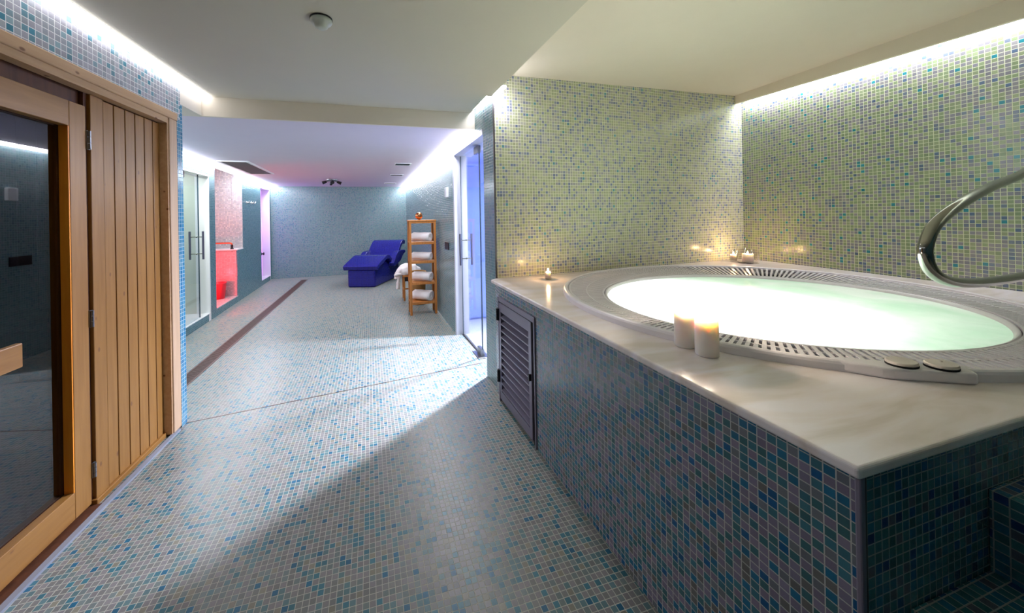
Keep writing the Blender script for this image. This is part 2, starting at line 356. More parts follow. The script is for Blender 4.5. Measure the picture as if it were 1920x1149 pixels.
def obj(name, mb, mat, root=None, bevel=0, smooth=False, seg=2, sub=0, label=None, rigid=None):
    """rigid: keep the shape as drawn about this point (round things); otherwise every vertex goes through T()"""
    me = bpy.data.meshes.new(name)
    org = Vector(ORIG[root.name]) if root else Vector((0, 0, 0))
    keep = root is not None and MODE.get(root.name) == 'rigid'
    if rigid is not None: vs = [T(rigid) + Vector(v) - Vector(rigid) for v in mb.v]
    elif keep: vs = [Vector(v) - org for v in mb.v]
    else: vs = [T(v) - T(org) for v in mb.v]
    me.from_pydata(vs, [], mb.f); me.update()
    bm = bmesh.new(); bm.from_mesh(me); bmesh.ops.remove_doubles(bm, verts=bm.verts, dist=1e-6)
    bmesh.ops.recalc_face_normals(bm, faces=bm.faces); bm.to_mesh(me); bm.free()
    me.materials.append(mat)
    o = bpy.data.objects.new(name, me); COL.objects.link(o)
    if root: o.parent = root
    if smooth:
        for p in me.polygons: p.use_smooth = True
    if bevel:
        b = o.modifiers.new('bevel', 'BEVEL'); b.width = bevel; b.segments = seg; b.limit_method = 'ANGLE'; b.angle_limit = math.radians(40)
    if sub:
        b = o.modifiers.new('sub', 'SUBSURF'); b.levels = sub; b.render_levels = sub
    if label: o['label'] = label
    return o
ORIG = {}
def thing(name, loc, label, cat, group=None, kind=None, rigid=False):
    o = bpy.data.objects.new(name, None); COL.objects.link(o); o.location = T(loc); o.empty_display_size = 0.1
    ORIG[o.name] = tuple(loc); MODE[o.name] = 'rigid' if rigid else 'plan'; o['label'] = label
    if cat: o['category'] = cat
    if group: o['group'] = group
    if kind: o['kind'] = kind
    return o
def tag(o, label, cat=None, group=None, kind=None):
    o['label'] = label
    if cat: o['category'] = cat
    if group: o['group'] = group
    if kind: o['kind'] = kind
    return o
def reroot(o, loc):
    """a one-mesh thing: move its origin to its base"""
    o.data.transform(Matrix.Translation(-T(loc))); o.location = T(loc); return o
def part_root(o, at=None):
    ORIG[o.name] = at or ORIG[o.parent.name]; MODE[o.name] = MODE[o.parent.name]; return o
def struct(name, mb, mat, label=None, **kw):
    o = obj(name, mb, mat, **kw); o['kind'] = 'structure'
    if label: o['label'] = label
    return o
def catmull(pts, k=8):
    pts = [Vector(p) for p in pts]; out = []
    for i in range(len(pts) - 1):
        p0, p1, p2, p3 = pts[max(i - 1, 0)], pts[i], pts[i + 1], pts[min(i + 2, len(pts) - 1)]
        for j in range(k):
            t = j / k
            out.append(0.5 * ((2 * p1) + (p2 - p0) * t + (2 * p0 - 5 * p1 + 4 * p2 - p3) * t * t + (3 * p1 - p0 - 3 * p2 + p3) * t ** 3))
    out.append(pts[-1]); return out
def lerp(a, b, t): return a + (b - a) * t

# ------------------------------------------------------------------ room shell
# sauna wall frame: s runs from the far corner back towards the camera, o is out into the room
SA, SB = Vector((-1.315, 2.1)), Vector((-1.255, 3.54))
S_D = (SA - SB).normalized(); S_N = Vector((-S_D.y, S_D.x))
if S_N.x < 0: S_N = -S_N
def S(s, o, z):
    p = SB + S_D * s + S_N * o; return (p.x, p.y, z)
def sbox(mb, s0, s1, o0, o1, z0, z1):
    return mb.hexa([S(s0, o0, z0), S(s0, o1, z0), S(s1, o1, z0), S(s1, o0, z0), S(s0, o0, z1), S(s0, o1, z1), S(s1, o1, z1), S(s1, o0, z1)])
def sauna_x(y): return SB.x + (y - SB.y) * (SA.x - SB.x) / (SA.y - SB.y)
YR = -1.7                                    # rear wall
BL0, BL1 = Vector((-2.163, 6.152)), Vector((-2.228, 11.236))
def left_x(y): return BL0.x + (y - BL0.y) * (BL1.x - BL0.x) / (BL1.y - BL0.y)
YB = 11.23                                   # back wall
def right_x(y): return 0.957 + (y - 5.0) * (0.885 - 0.957) / 6.23
def tubwall_y(x): return 3.314 + (x - 0.975) * (3.513 - 3.314) / (3.839 - 0.975)
def far_right_x(y): return 3.73 + (y - 1.41) * 0.053

struct('floor', MB().prism([(-3.4, YR), (3.9, YR), (3.95, 3.6), (3.0, 6.4), (1.0, 11.4), (-3.4, 11.4)], -0.12, 0.0), M['mos_floor'],
       'blue and grey mosaic tiled floor')
GAP = 0.075
# lower front ceiling
struct('ceiling', MB().prism([(sauna_x(YR) + GAP, YR), (0.957, YR), (0.957, 3.31), (0.915, 3.31), (0.915, 3.9), (sauna_x(3.9) + GAP, 3.9)], 2.40, 2.56), M['plaster'],
       'plain white lower ceiling over the corridor')
# back-room ceiling with the beam face
bz = lambda x, y: 2.245 - (y - 3.9) * 0.0075
struct('ceiling_back', MB().prism([(left_x(3.9) + 0.09, 3.93), (0.872, 3.93), (right_x(YB) - 0.085, YB), (left_x(YB) + 0.09, YB)], bz, 2.6), M['plaster_lilac'],
       'lower white ceiling of the back room')
struct('beam', MB().box(-2.2, 3.9, 2.245, 1.02, 3.93, 2.6), M['plaster_warm'], 'cream face of the beam across the corridor')
# covers above the light slots
struct('ceiling_slot_left', MB().box(-1.6, YR, 2.56, -1.0, 3.95, 2.62), M['plaster'])
struct('ceiling_slot_back', MB().box(-2.4, 3.9, 2.6, 1.3, YB + 0.1, 2.66), M['plaster'])
struct('ceiling_slot_corner', MB().box(0.80, 3.25, 2.56, 1.1, 3.95, 2.60), M['plaster'])
# upper ceiling over the tub
uz = lambda x, y: 2.593 + (x - 1.2) * 0.027
struct('ceiling_tub', MB().prism([(0.9, YR), (3.95, YR), (3.95, 3.7), (0.9, 3.5)], uz, 2.86), M['plaster_warm'], 'higher cream ceiling above the whirlpool')
struct('trim_1', MB().prism([(far_right_x(-1.6) - 0.10, -1.6), (far_right_x(-1.6) - 0.075, -1.6), (far_right_x(3.46) - 0.075, 3.50), (far_right_x(3.46) - 0.10, 3.50)],
       lambda x, y: 2.571 - (3.39 - y) * 0.024, 2.72), M['plaster_warm'], 'cream valance hiding the light strip on the whirlpool wall')

# left wall: tile above the sauna front, tile strip at its far corner
wl = MB(); sbox(wl, 0, 5.4, -0.12, 0, 2.13, 2.62);  sbox(wl, 2.2, 5.4, -0.12, 0, 0, 2.13)
struct('wall_left', wl, M['mos_strip'], 'blue mosaic strip around the sauna front')
wl = MB(); sbox(wl, -0.028, 0.05, -0.12, 0, 0, 2.13); sbox(wl, -0.028, 0.05, -2.2, -0.12, 0, 2.62); sbox(wl, -0.028, 0.0, -0.12, 0, 2.13, 2.245)
struct('wall_left_end', wl, M['mos_azure'], 'narrow blue mosaic strip right of the sauna front')
wx = MB(); sbox(wx, -0.355, -0.001, -0.12, 0, 2.245, 2.62); struct('beam_light_fill', wx, M['plaster_warm'], 'white plaster fill added beside the beam to catch the strip light')  # added plaster piece that catches the strip's light next to the beam
struct('wall_rear', MB().box(-1.6, YR - 0.12, 0, 3.9, YR, 2.9), M['mos_slate'], 'wall behind the viewer')
# tub end wall with the column end
struct('wall_tub', MB().prism([(0.975, tubwall_y(0.975)), (3.95, tubwall_y(3.95)), (3.95, 3.75), (1.06, 3.59), (0.959, 3.588)], 0, 2.9), M['mos_sage'], 'green mosaic wall behind the whirlpool')
struct('wall_column_face', MB().prism([(0.972, 3.316), (0.976, 3.316), (0.962, 3.592), (0.954, 3.592)], 0, 2.42), M['mos_back'], 'narrow grey mosaic end of the whirlpool wall')
struct('trim_2', MB().box(0.966, 3.304, 0.9, 0.979, 3.317, 2.40), M['alu_dark'], 'thin brown edge strip on the end of the green wall')
struct('wall_right', MB().prism([(far_right_x(YR), YR), (far_right_x(YR) + 0.15, YR), (far_right_x(3.6) + 0.15, 3.6), (far_right_x(3.6), 3.6)], 0, 2.9), M['mos_moss'], 'mosaic wall on the right of the whirlpool')
# back wall, right wall of back room
struct('wall_back', MB().box(-3.3, YB, 0, 1.3, YB + 0.15, 2.7), M['mos_back'], 'grey blue mosaic wall at the far end')
struct('wall_back_right', MB().prism([(right_x(5.03), 5.03), (right_x(YB), YB), (right_x(YB) + 0.15, YB), (1.05, 5.08), (1.05, 5.03)], 0, 2.62), M['mos_back'], 'mosaic wall behind the towel rack')
# left wall of the back room with its three openings
def lw(mb, y0, y1, z0, z1, t=0.16):
    return mb.prism([(left_x(y0), y0), (left_x(y1), y1), (left_x(y1) - t, y1), (left_x(y0) - t, y0)], z0, z1)
wb = MB()
lw(wb, 3.9, YB, 0, 0.10); lw(wb, 3.9, 5.55, 0.1, 2.62); lw(wb, 5.55, 7.06, 2.07, 2.62); lw(wb, 7.06, 7.30, 0.1, 2.62)
lw(wb, 7.30, 8.79, 2.3, 2.62); lw(wb, 8.79, 10.2, 0.1, 2.62); lw(wb, 8.40, 8.79, 0.1, 0.89, 0.012); lw(wb, 10.2, 11.12, 2.1, 2.62); lw(wb, 11.12, YB, 0.1, 2.62)
struct('wall_back_left', wb, M['mos_slate'], 'slate blue mosaic wall with three openings')
wr = MB(); wr.box(-1.4, 3.9, 2.62, 1.2, 3.95, 2.7); wr.box(-2.4, 3.55, 0, -1.3, 3.6, 2.62); wr.box(-2.35, 3.6, 0, -2.15, 3.9, 2.62)
struct('wall_return', wr, M['plaster'])

# shower room behind the left glass door
sh = MB(); sh.box(-3.3, 7.06, 0, -2.33, 7.2, 2.5); sh.box(-3.4, 5.3, 0, -3.3, 7.2, 2.5); sh.box(-3.3, 5.3, 0, -2.33, 5.4, 2.5); sh.box(-3.3, 5.3, 2.3, -2.33, 7.2, 2.4)
struct('wall_shower', sh, plain('pale_green_wall', srgb(196, 202, 188), 0.4))
struct('floor_shower', MB().box(-3.3, 5.3, 0.0, -2.1735, 7.06, 0.105), M['white'])
rv = MB(); lw(rv, 7.035, 7.061, 0.1, 2.072, 0.165); lw(rv, 5.55, 7.06, 2.045, 2.072, 0.165)
struct('trim_3', rv, M['white'], 'white lining of the left glass door opening')
# red foot bath recess
nf = MB(); nf.box(-3.3, 8.79, 0, -2.36, 8.95, 2.5); nf.box(-3.35, 7.2, 0, -3.25, 8.95, 2.5); nf.box(-3.3, 7.2, 2.30, -2.2, 8.95, 2.4); nf.box(-3.3, 7.201, 0, -2.34, 7.30, 2.5); nf.box(-2.36, 8.78, 0.1, -2.2, 8.80, 2.3)
struct('wall_footbath', nf, M['mos_pale'], 'pale mosaic recess lit red from below')
struct('floor_footbath', MB().box(-3.3, 7.30, 0.098, -2.186, 8.4, 0.112), M['mos_pale'])
# purple lit doorway: a frosted door lit from the room behind it
def frosted():
    mt, nt, out = new_mat('frosted_glass'); tl = N(nt, 'ShaderNodeBsdfTranslucent'); tl.inputs[0].default_value = (0.85, 0.85, 0.85, 1)
    df = N(nt, 'ShaderNodeBsdfPrincipled'); df.inputs['Base Color'].default_value = srgb(214, 196, 220); df.inputs['Roughness'].default_value = 0.4
    mx = N(nt, 'ShaderNodeMixShader'); mx.inputs[0].default_value = 0.5
    nt.links.new(tl.outputs[0], mx.inputs[1]); nt.links.new(df.outputs[0], mx.inputs[2]); nt.links.new(mx.outputs[0], out.inputs[0]); return mt
d4 = thing('door_4', (-2.41, 10.65, 0.1), 'frosted glass door glowing purple in its white recess', None, kind='structure')
t = MB(); t.box(-2.405, 10.205, 0.102, -2.395, 11.105, 2.088); obj('frosted_leaf', t, frosted(), d4)
t = MB(); t.lathe([(0.03, 0), (0.03, 0.01), (0.016, 0.014), (0.016, 0.03), (0.030, 0.04), (0.030, 0.06), (0.001, 0.066)], (-2.395, 11.02, 0.62), 18, ax='x'); obj('door_knob', t, M['black'], d4)
pd = MB(); pd.box(-3.3, 11.12, 0, -2.39, 11.25, 2.5); pd.box(-3.4, 10.0, 0, -3.3, 11.25, 2.5); pd.box(-3.3, 10.0, 0, -2.385, 10.2, 2.5); pd.box(-3.3, 10, 2.3, -2.385, 11.25, 2.4); pd.box(-3.3, 10.201, 0, -2.226, 11.119, 0.104)
pd.box(-2.40, 11.108, 0.1, -2.229, 11.125, 2.1); pd.box(-2.40, 10.195, 2.09, -2.22, 11.12, 2.105)
struct('wall_doorway', pd, M['white'], 'white recess lit purple')

# steam room behind the right glass door
st = MB()
st.box(1.06, 5.03, 0, 1.105, 5.10, 2.3)                       # jamb return, inside
st.box(1.0, 5.60, 0.03, 2.9, 5.70, 2.14); st.box(1.0, 5.62, 0, 2.9, 5.66, 2.6)
st.box(2.8, 3.5, 0, 2.9, 5.7, 2.6); st.box(1.06, 5.10, 0, 1.105, 5.62, 2.6)
struct('wall_steam', st, plain('steam_room_wall', srgb(150, 172, 236), 0.35), 'pale blue lit wall behind the right glass door')  # the lamp's blue light is mixed into this wall colour
struct('floor_steam', MB().prism([(1.06, 3.62), (2.85, 3.7), (2.85, 5.6), (1.06, 5.6)], 0.0, 0.004), plain('pale_tile', srgb(168, 172, 184), 0.3))
struct('ceiling_steam', MB().prism([(1.06, 3.5), (2.9, 3.5), (2.9, 5.7), (1.06, 5.7)], 2.34, 2.4), plain('ceiling_lamp_blue', srgb(120, 140, 220), 0.6))  # blue lamplight put into the ceiling colour
jb = MB(); jb.box(0.950, 4.962, 0, 1.105, 5.03, 2.19); jb.box(0.950, 3.595, 2.14, 1.18, 5.03, 2.19)
struct('trim_4', jb, plain('door_frame_white', srgb(196, 196, 206), 0.4), 'white frame of the right glass door')
struct('wall_lintel', MB().box(0.957, 3.59, 2.19, 1.2, 5.0, 2.62), M['mos_back'])

# thin joint strip on the floor between the rooms
struct('trim_5', MB().prism([(-1.25, 3.545), (1.0, 3.935), (1.0, 3.945), (-1.25, 3.555)], 0, 0.0015), M['bronze'], 'thin metal joint strip crossing the floor')
bb = MB(); sbox(bb, 0.10, 5.0, -0.012, 0.014, 0, 0.012)
struct('baseboard_left', bb, plain('pale_sill', srgb(140, 144, 154), 0.5), 'pale sill strip along the foot of the sauna front')

# ------------------------------------------------------------------ LED strips
def led(name, p0, p1, w, mat, label, dirn):
    """ribbon p0->p1 with width w along the vector dirn, with an aluminium back"""
    p0, p1, d = Vector(p0), Vector(p1), Vector(dirn).normalized() * w; n = max(2, int((p1 - p0).length / 0.25))
    nrm = (p1 - p0).normalized().cross(d).normalized()
    if nrm.z > 0: nrm = -nrm
    mb = MB(); dn_ = nrm * (w * 0.42)
    for i in range(n):     # shallow three-sided diffuser
        a, b = p0.lerp(p1, i / n), p0.lerp(p1, (i + 1) / n)
        q = [(-d / 2), (-d / 2 + dn_ * 0.7), (-d / 4 + dn_), (d / 4 + dn_), (d / 2 + dn_ * 0.7), (d / 2)]
        mb.add([a + k for k in q] + [b + k for k in q], [(k, k + 1, k + 7, k + 6) for k in range(5)])
    r = thing(name, tuple(p0), label, 'light strip', group='cool white light strips')
    obj('diode_ribbon', mb, mat, r)
    up = -nrm * 0.008
    bk = MB(); q = [p0 - d * 0.5 + up * 0.2, p1 - d * 0.5 + up * 0.2, p1 + d * 0.5 + up * 0.2, p0 + d * 0.5 + up * 0.2]
    bk.hexa(q + [v + up for v in q]); obj('channel', bk, M['white'], r)
    return r
led('light_strip', (sauna_x(-0.6) + 0.038, -0.6, 2.400), (sauna_x(3.89) + 0.038, 3.89, 2.400), 0.062, M['led'], 'cool white light strip above the wooden sauna front', (1, 0, 0))
led('light_strip', (far_right_x(-0.6) - 0.04, -0.6, 2.60), (far_right_x(3.44) - 0.04, 3.44, 2.62), 0.055, M['led_r'], 'cool white light strip along the top of the right whirlpool wall', (1, 0, 0))
led('light_strip', (left_x(4.0) + 0.045, 4.0, 2.246), (left_x(11.18) + 0.045, 11.18, 2.191), 0.075, M['led_b'], 'cool white light strip above the three openings on the left', (1, 0, 0))
led('light_strip', (0.915, 3.96, 2.246), (right_x(11.18) - 0.045, 11.18, 2.191), 0.072, M['led_b'], 'cool white light strip above the towel rack and right glass door', (1, 0, 0))
led('light_strip', (0.985, 3.04, 2.41), (0.985, 3.29, 2.41), 0.03, M['led_c'], 'short light strip at the top end of the green mosaic wall', (1, 0, 0))
led('light_strip', (0.936, 3.33, 2.43), (0.930, 3.86, 2.43), 0.02, M['led_b'], 'short light strip in the ceiling slot beside the cream beam', (1, 0, 0))

# ------------------------------------------------------------------ sauna
sauna = thing('sauna_cabin', S(0.9, 0, 0), 'pine sauna cabin front with vertical planks and framed dark door opening', 'sauna')
t = MB(); sbox(t, 0.045, 2.255, -0.03, 0.004, 2.115, 2.168)
obj('top_trim', t, M['pine_trim'], sauna, bevel=0.006)
t = MB(); sbox(t, 0.052, 0.158, -0.03, 0.002, 0.012, 2.115)
obj('side_trim', t, M['pine_trim_v'], sauna, bevel=0.006)
t = MB(); sbox(t, 2.14, 2.255, -0.03, 0.002, 0.012, 2.115)
obj('side_trim', t, M['pine_trim_v'], sauna, bevel=0.006)
t = MB(); sbox(t, 0.158, 2.2, -0.06, -0.006, 2.078, 2.115); sbox(t, 0.158, 0.172, -0.06, -0.006, 0.012, 2.078)
obj('inner_moulding', t, M['pine_trim'], sauna, bevel=0.008)
t = MB(); grooves = [0.743, 0.649, 0.545, 0.447, 0.348, 0.253, 0.150]
sbox(t, 0.748, 0.846, -0.075, -0.045, 0.022, 2.076)
for a, b in zip(grooves[1:], grooves[:-1]): sbox(t, a + 0.004, b - 0.004, -0.075, -0.05, 0.03, 2.07)
obj('plank_panel', t, M['pine'], sauna, bevel=0.003)
t = MB(); sbox(t, 0.125, 0.148, -0.075, -0.04, 0.03, 2.065); sbox(t, 0.110, 0.126, -0.075, -0.03, 0.03, 2.06)
obj('corner_batten', t, M['pine_orange'], sauna, bevel=0.004)
t = MB(); sbox(t, 0.10, 0.86, -0.11, -0.076, 0.0, 2.1); sbox(t, 0.847, 0.87, -0.10, -0.06, 0.0, 2.08); sbox(t, 0.86, 1.70, -0.11, -0.08, 2.012, 2.1)
obj('backing_boards', t, M['pine_dark'], sauna)
t = MB(); sbox(t, 0.12, 0.86, -0.08, -0.035, 0.0, 0.03)
obj('base_rail', t, M['pine_h'], sauna, bevel=0.004)
t = MB(); sbox(t, 0.862, 2.3, -0.10, -0.013, 0.0, 0.010)
obj('sill_shade_strip', t, M['pine_dark'], sauna)  # dark strip painted in for the shaded recess under the door
# cabin inside
t = MB()
def planks(s0, s1, o, face, z0=0.05, z1=2.1): pass
for i in range(20):
    o0 = -0.13 - i * 0.098
    sbox(t, 0.10, 0.125, o0 - 0.094, o0, 0.02, 2.1)
for i in range(26): sbox(t, 0.12 + i * 0.098, 0.12 + i * 0.098 + 0.094, -2.06, -2.03, 0.02, 2.1)
sbox(t, 0.1, 2.6, -2.1, -0.11, 2.1, 2.12); sbox(t, 2.55, 2.6, -2.1, -0.11, 0.02, 2.1); sbox(t, 1.76, 2.6, -0.14, -0.11, 0.02, 2.1)
sbox(t, 0.1, 2.6, -2.1, -0.12, 0.0, 0.02)
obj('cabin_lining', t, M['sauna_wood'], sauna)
bench = thing('sauna_bench', S(0.4, -1.0, 0), 'dark slatted two step bench inside the sauna behind the glass', 'bench')
t = MB()
for k, (s0, s1, z) in enumerate(((0.14, 0.62, 0.86), (0.64, 1.05, 0.44))):
    for j in range(4):
        w = (s1 - s0) / 4; sbox(t, s0 + j * w + 0.008, s0 + (j + 1) * w, -2.0, -0.2, z, z + 0.03)
obj('seat_slats', t, M['sauna_wood'], bench, bevel=0.004)
t = MB()
for s0, zt in ((0.63, 0.86), (1.06, 0.44)):
    for j in range(3): sbox(t, s0 - 0.03, s0, -2.0, -0.2, zt - 0.10 - j * 0.13, zt - 0.012 - j * 0.13)
obj('front_boards', t, M['sauna_wood'], bench, bevel=0.003)
# door
dr = thing('door_3', S(0.87, -0.05, 0), 'pine framed sauna door with dark glass pane', None, kind='structure')
D0, D1 = 0.873, 1.70
for s0, s1 in ((D0, 0.985), (D1 - 0.112, D1)):
    t = MB(); sbox(t, s0, s1, -0.09, -0.05, 0.022, 2.008); obj('stile', t, M['pine'], dr, bevel=0.003)
for z0, z1 in ((1.888, 2.008), (0.022, 0.150)):
    t = MB(); sbox(t, 0.9855, D1 - 0.1125, -0.09, -0.05, z0, z1); obj('rail', t, M['pine_h'], dr, bevel=0.003)
t = MB(); sbox(t, 0.985, 0.992, -0.088, -0.052, 0.15, 1.888)
obj('lit_edge', t, M['pine_orange'], dr)
t = MB(); sbox(t, 0.984, 1.006, -0.125, -0.09, 0.15, 1.89); sbox(t, 0.984, D1 - 0.10, -0.125, -0.09, 0.13, 0.155); sbox(t, 0.984, D1 - 0.10, -0.125, -0.09, 1.883, 1.91)
obj('pane_frame', t, M['pine_dark'], dr)
t = MB(); sbox(t, 0.975, D1 - 0.10, -0.098, -0.090, 0.135, 1.90)
obj('glass_pane', t, M['glass_smoke'], dr)
t = MB(); sbox(t, 1.385, 1.62, 0.005, 0.028, 0.872, 0.966)
hd = part_root(obj('handle', t, M['pine_h'], dr, bevel=0.004), ORIG[dr.name])
for s0 in (1.50, 1.57):
    t = MB(); sbox(t, s0, s0 + 0.03, -0.05, 0.005, 0.90, 0.94); obj('handle_post', t, M['pine'], hd)
for z0, z1 in ((1.793, 1.888), (0.900, 0.985), (0.147, 0.221)):
    t = MB(); sbox(t, 0.849, 0.872, -0.052, -0.046, z0, z1)
    n3 = (z1 - z0) / 3
    for k in range(3): t.lathe([(0.007, z0 + k * n3 + .001), (0.007, z0 + (k + 1) * n3 - .001)], S(0.861, -0.042, 0), 10)
    obj('hinge', t, M['steel_grey'], dr)

# ------------------------------------------------------------------ whirlpool
PC = Vector((2.1, 1.78)); ZC = 0.908
def fourier(samples, order, w0=1e-3):
    # least squares r(theta) = a0 + sum(ak cos + bk sin)
    n = 1 + 2 * order; A = [[0.0] * n for _ in range(n)]; b = [0.0] * n
    for deg, r in samples:
        th = math.radians(deg); row = [1.0]
        for k in range(1, order + 1): row += [math.cos(k * th), math.sin(k * th)]
        for i in range(n):
            b[i] += row[i] * r
            for j in range(n): A[i][j] += row[i] * row[j]
    for i in range(n): A[i][i] += w0 * (i > 2) * 300
    for i in range(n):
        p = max(range(i, n), key=lambda q: abs(A[q][i])); A[i], A[p] = A[p], A[i]; b[i], b[p] = b[p], b[i]
        for q in range(i + 1, n):
            f = A[q][i] / A[i][i]; b[q] -= f * b[i]
            for j in range(i, n): A[q][j] -= f * A[i][j]
    x = [0.0] * n
    for i in range(n - 1, -1, -1): x[i] = (b[i] - sum(A[i][j] * x[j] for j in range(i + 1, n))) / A[i][i]
    def fn(th):
        v = x[0]
        for k in range(1, order + 1): v += x[2 * k - 1] * math.cos(k * th) + x[2 * k] * math.sin(k * th)
        return v
    return fn
RO = fourier([(140, 1.158), (172, 1.04), (-157, 1.044), (-135, 1.067), (-105, 1.125), (-75, 1.15), (-32, 1.16), (-20, 1.178), (3, 1.226), (30, 1.34), (63, 1.45), (83, 1.46), (110, 1.32)], 2)
RI = fourier([(139, 0.905), (177, 0.845), (-165, 0.845), (-133, 0.868), (-120, 0.90), (-103, 0.915), (-79, 0.915), (-67, 0.905), (-43, 0.86), (-13, 0.873), (26, 0.88), (60, 0.90), (100, 0.91)], 2)
NR = 144
def ring(mb, prof):
    """closed ring; prof = [(function of theta -> r, z)]"""
    vs = []
    for fn, z in prof:
        for j in range(NR):
            th = 2 * PI * j / NR; r = fn(th); vs.append((PC.x + r * math.cos(th), PC.y + r * math.sin(th), z))
    k = len(prof)
    return mb.add(vs, [(i * NR + j, i * NR + (j + 1) % NR, (i + 1) * NR + (j + 1) % NR, (i + 1) * NR + j) for i in range(k - 1) for j in range(NR)])
def o_(d): return lambda th: RO(th) + d
def i_(d): return lambda th: RI(th) + d
FX0, FX1 = 0.93, 0.957                        # front face x at y=3.05 and y=0.58
surround = thing('tub_surround', (2.2, 1.8, 0), 'raised mosaic clad base with cream marble top around the whirlpool', 'tub surround')
fr_poly = [(0.957, 0.60), (3.70, 0.60), (3.83, 3.50), (0.977, 3.312), (0.957, 3.30), (0.93, 3.05)]
bs = MB(); n = len(fr_poly)
# sides as thick skins so the middle stays free for the basin
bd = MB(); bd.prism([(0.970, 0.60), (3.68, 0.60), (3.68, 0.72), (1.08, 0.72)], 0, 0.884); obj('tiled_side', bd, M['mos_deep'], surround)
bs.prism([(0.957, 0.60), (1.07, 0.72), (1.0, 2.37), (0.9365, 2.37)], 0, 0.884)
bs.prism([(0.9365, 2.37), (1.0, 2.37), (1.0, 3.11), (0.9305, 3.11)], 0.80, 0.884)
bs.prism([(0.9305, 3.11), (1.03, 3.11), (1.03, 3.30), (0.956, 3.30)], 0, 0.884)
base = obj('tiled_base', bs, M['mos_tub'], surround)
corners = [(0.918, 0.575), (3.682, 0.575), (3.828, 3.49), (0.98, 3.310), (0.958, 3.298), (0.9075, 3.25)]
def poly_r(th):
    d = Vector((math.cos(th), math.sin(th))); best = 9
    for i in range(len(corners)):
        a, b = Vector(corners[i]) - PC, Vector(corners[(i + 1) % len(corners)]) - PC
        e = b - a; den = d.x * e.y - d.y * e.x
        if abs(den) < 1e-9: continue
        tt = (a.x * e.y - a.y * e.x) / den; uu = (a.x * d.y - a.y * d.x) / den
        if tt > 0 and -1e-6 <= uu <= 1 + 1e-6: best = min(best, tt)
    return best
ths = sorted([2 * PI * j / 160 for j in range(160)] + [math.atan2(c[1] - PC.y, c[0] - PC.x) % (2 * PI) for c in corners])
ct = MB(); k = len(ths); vs = []
for th in ths:
    ro, ri = poly_r(th), min(RO(th) - 0.03, poly_r(th) - 0.01)
    for r, z in ((ro, ZC - 0.026), (ro, ZC), (ri, ZC), (ri, ZC - 0.026)): vs.append((PC.x + r * math.cos(th), PC.y + r * math.sin(th), z))
ct.add(vs, [(4 * i + q, 4 * ((i + 1) % k) + q, 4 * ((i + 1) % k) + (q + 1) % 4, 4 * i + (q + 1) % 4) for i in range(k) for q in range(4)])
obj('marble_top', ct, M['marble'], surround, bevel=0.008, seg=4)
cp = MB(); cp.box(0.952, 0.594, 0.0, 0.966, 0.608, 0.882)
obj('corner_profile', cp, M['alu'], surround, bevel=0.003)
cp = MB(); cp.box(0.966, 0.597, 0.0, 0.973, 0.604, 0.882)
obj('corner_gap', cp, M['black'], surround)

tub = thing('whirlpool_tub', (PC.x, PC.y, 0.2), 'round white whirlpool tub with slotted overflow rim set in marble', 'whirlpool')
rm = MB(); ring(rm, [(o_(0), ZC - 0.02), (o_(0), ZC + 0.022), (o_(-0.004), ZC + 0.030), (o_(-0.010), ZC + 0.034), (o_(-0.024), ZC + 0.034), (o_(-0.030), ZC + 0.031), (o_(-0.032), ZC + 0.012), (o_(-0.032), ZC - 0.02), (o_(0), ZC - 0.02)])
obj('outer_rim', rm, M['acrylic'], tub, smooth=False)
gm = MB(); NB = 226
for j in range(NB):
    th = 2 * PI * j / NB; w = 0.0068
    d = Vector((math.cos(th), math.sin(th))); tn = Vector((-d.y, d.x)); a, b = RI(th) + 0.016, RO(th) - 0.038
    p = [PC + d * a - tn * w, PC + d * b - tn * w * 1.22, PC + d * b + tn * w * 1.22, PC + d * a + tn * w]
    gm.prism([(q.x, q.y) for q in p], ZC + 0.016, ZC + 0.024)
def mid(f, e): return lambda th: lerp(RI(th) + 0.016, RO(th) - 0.038, f) + e
for f, e0, e1 in ((0, -0.002, 0.008), (0.5, -0.004, 0.004), (1, -0.010, 0.003)):
    ring(gm, [(mid(f, e0), ZC + 0.014), (mid(f, e0), ZC + 0.0245), (mid(f, e1), ZC + 0.0245), (mid(f, e1), ZC + 0.014), (mid(f, e0), ZC + 0.014)])
obj('overflow_grille', gm, M['acrylic'], tub)
ch = MB(); ring(ch, [(i_(0.008), ZC - 0.03), (o_(-0.026), ZC - 0.03), (o_(-0.026), ZC - 0.034), (i_(0.008), ZC - 0.034), (i_(0.008), ZC - 0.03)])
obj('overflow_channel', ch, plain('channel_grey', srgb(70, 62, 60), 0.6), tub)
bn = MB(); ring(bn, [(i_(0.010), ZC - 0.034), (i_(0.010), ZC + 0.018), (i_(0.007), ZC + 0.023), (i_(0.001), ZC + 0.022), (i_(-0.01), ZC + 0.008), (i_(-0.04), ZC - 0.06), (i_(-0.10), 0.62), (i_(-0.12), 0.50), (i_(-0.42), 0.46), (i_(-0.45), 0.26), (lambda th: 0.02, 0.24)])
obj('basin', bn, M['acrylic'], tub, smooth=True)
